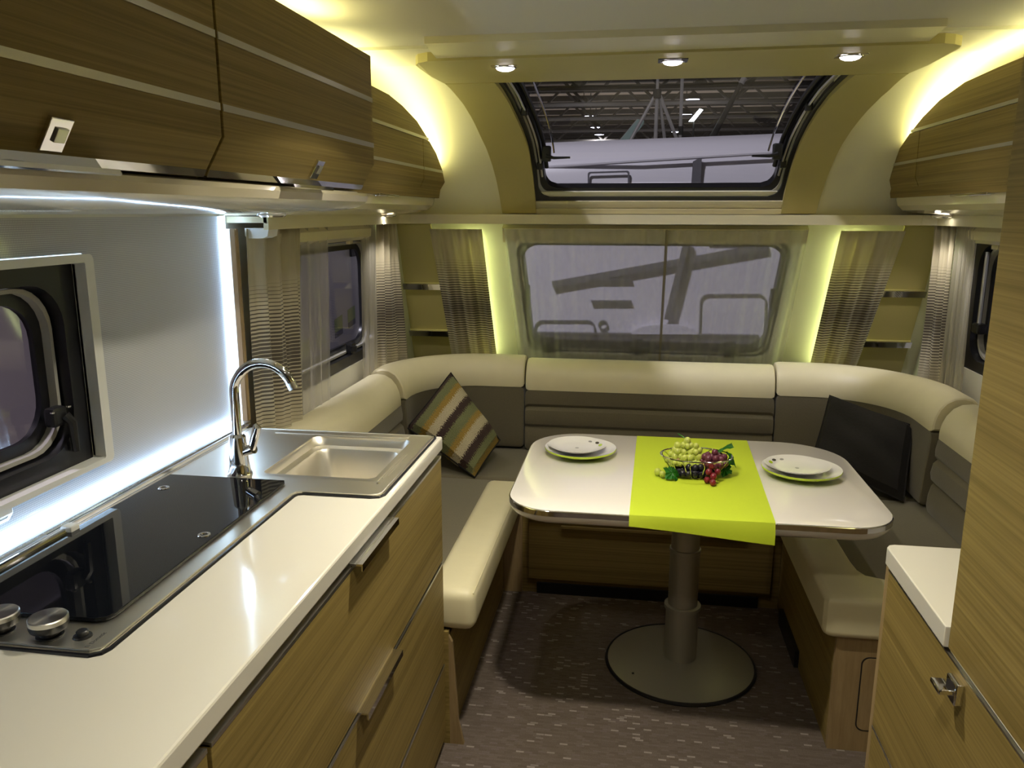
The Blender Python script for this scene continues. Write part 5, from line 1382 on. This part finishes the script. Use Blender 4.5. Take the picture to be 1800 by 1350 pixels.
# neighbouring caravan in front
def front_caravan():
    t = thing('neighbour_caravan', 'white caravan parked close in front of the window', 'caravan', (0.1, 6.0, -0.6))
    prof = [(5.02, 0.10), (5.00, 0.62), (5.00, 1.55), (5.02, 1.74), (5.06, 1.83), (5.14, 1.90), (5.3, 1.95), (10.5, 2.0), (10.5, 0.10)]
    # roofline tilts a little: slab is turned slightly
    prism('shell', prof, 'x', -1.30, 2.0, 'caravan_white', t, smooth=True)
    box('chassis_skirt', -1.2, 1.8, 5.1, 10.3, -0.60, 0.10, 'caravan_grey', t)
    Y = 4.998
    def bar(name, a, b, w, mat='caravan_grey', y=Y):
        a, b = Vector((a[0], 0, a[1])), Vector((b[0], 0, b[1])); d = (b-a).normalized(); n = Vector((-d.z, 0, d.x))*w/2
        bm = BM(); q = [a+n, b+n, b-n, a-n]
        A = [bm.verts.new((p.x, y, p.z)) for p in q]; B = [bm.verts.new((p.x, y-0.03, p.z)) for p in q]
        bm.faces.new(A); bm.faces.new(B[::-1])
        for i in range(4): bm.faces.new((A[i], B[i], B[(i+1) % 4], A[(i+1) % 4]))
        return obj(name, bm, mat, t)
    bar('grey_rail', (-0.43, 1.070), (0.85, 1.285), 0.040)
    bar('grey_strut', (0.385, 1.335), (0.275, 0.855), 0.035, y=Y-0.031)
    bar('light_bar', (0.50, 1.330), (0.75, 1.325), 0.018)
    for z in (1.10, 0.965): bar('vent_slot', (-0.19, z), (0.055, z), 0.010)
    ring('hatch_line', rrect(0.47, 0.86, 0.70, 1.005, 0.05), rrect(0.478, 0.852, 0.708, 0.997, 0.045), 'y', Y-0.012, Y+0.002, 'caravan_grey', t)
    ring('hatch_line', rrect(-0.55, -0.165, 0.60, 0.845, 0.05), rrect(-0.542, -0.173, 0.608, 0.837, 0.045), 'y', Y-0.012, Y+0.002, 'caravan_grey', t)
    c = [(-0.117+0.03*math.cos(2*PI*k/20), 0.815+0.03*math.sin(2*PI*k/20)) for k in range(20)]; ci = [(-0.117+0.023*math.cos(2*PI*k/20), 0.815+0.023*math.sin(2*PI*k/20)) for k in range(20)]
    ring('filler_cap', c, ci, 'y', Y-0.015, Y+0.002, 'caravan_grey', t)
    bar('trim_line', (-0.60, 0.768), (0.82, 0.755), 0.008)
    prism('lamp_hood', [(0.06, 0.765)]+[(0.26+0.20*math.cos(a), 0.765+0.062*math.sin(a)) for a in [PI-PI*k/12 for k in range(13)]]+[(0.46, 0.765)], 'y', Y-0.06, Y, 'caravan_white', t, smooth=True)
    ring('window_outline', rrect(-0.21, 0.04, 1.66, 1.745, 0.015), rrect(-0.20, 0.03, 1.665, 1.735, 0.012), 'y', Y-0.006, Y+0.002, 'caravan_grey', t)
    prism('vent', [(0.40, 1.60), (0.455, 1.60), (0.46, 1.80), (0.44, 1.80), (0.41, 1.785)], 'y', Y-0.012, Y+0.03, 'caravan_grey', t)
    t.rotation_euler = (0, -0.024, -0.03)
    tube('roof_rail', [(-1.2, 5.10, 1.765), (0.1, 5.0, 1.80), (1.6, 5.0, 1.84)], 0.012, 'caravan_white', t, n=8)
front_caravan()
def left_caravan():
    t = thing('neighbour_caravan', 'white caravan with green and grey squares beyond the kitchen side windows', 'caravan', (-3.0, 5.0, -0.6))
    X = -2.30
    box('shell', -4.4, X, -3.5, 9.5, -0.25, 1.95, 'caravan_white', t, bev=0.06)
    # diagonal row of decals
    for k, (y, z) in enumerate(((5.25, 0.435), (5.56, 0.480), (5.93, 0.525), (6.23, 0.565), (6.54, 0.610))):
        prism('green_square', [(y, z+0.045), (y+0.17, z+0.065), (y+0.17, z+0.170), (y, z+0.150)], 'x', X-0.01, X+0.003, 'decal_green', t)
        prism('grey_square', [(y, z), (y+0.17, z+0.020), (y+0.17, z+0.063), (y, z+0.043)], 'x', X-0.01, X+0.003, 'decal_grey', t)
    box('dark_vent', X-0.01, X+0.02, 6.33, 6.75, 1.14, 1.30, 'caravan_dark', t, bev=0.004)
    ring('service_flap', rrect(5.15, 5.75, 0.15, 0.40, 0.03), rrect(5.165, 5.735, 0.165, 0.385, 0.025), 'x', X-0.006, X+0.004, 'caravan_grey', t)
    box('skirt', X-0.01, X+0.01, -3.4, 9.4, -0.60, 0.0, 'caravan_grey', t)
left_caravan()
def right_vehicle():
    t = thing('neighbour_vehicle', 'white vehicle with dark windows beyond the wardrobe side window', 'vehicle', (3.6, 6.5, -0.6))
    X = 2.70
    box('body', X, 4.6, 4.4, 9.6, 0.0, 1.02, 'caravan_white', t, bev=0.05)
    box('cabin', X+0.06, 4.5, 4.5, 9.4, 1.02, 1.75, 'caravan_dark', t, bev=0.10)
    box('waist_trim', X-0.01, X+0.02, 4.5, 9.5, 0.985, 1.045, 'caravan_grey', t, bev=0.004)
    box('lower_panel', X-0.012, X+0.02, 4.4, 9.6, 0.05, 0.66, 'caravan_dark', t, bev=0.004)
    lathe('wheel', [(0.0, -0.10), (0.33, -0.10), (0.36, -0.05), (0.36, 0.05), (0.33, 0.10), (0.0, 0.10)], (0, 0, 0), 'caravan_dark', t, n=28, local=True)
    w = t.children[-1]; w.location = (-0.78, 0.4, 0.36); w.rotation_euler = (0, PI/2, 0)
    w2 = w.copy(); COL.objects.link(w2); w2.parent = t; w2.location = (-0.78, -1.3, 0.36)
right_vehicle()
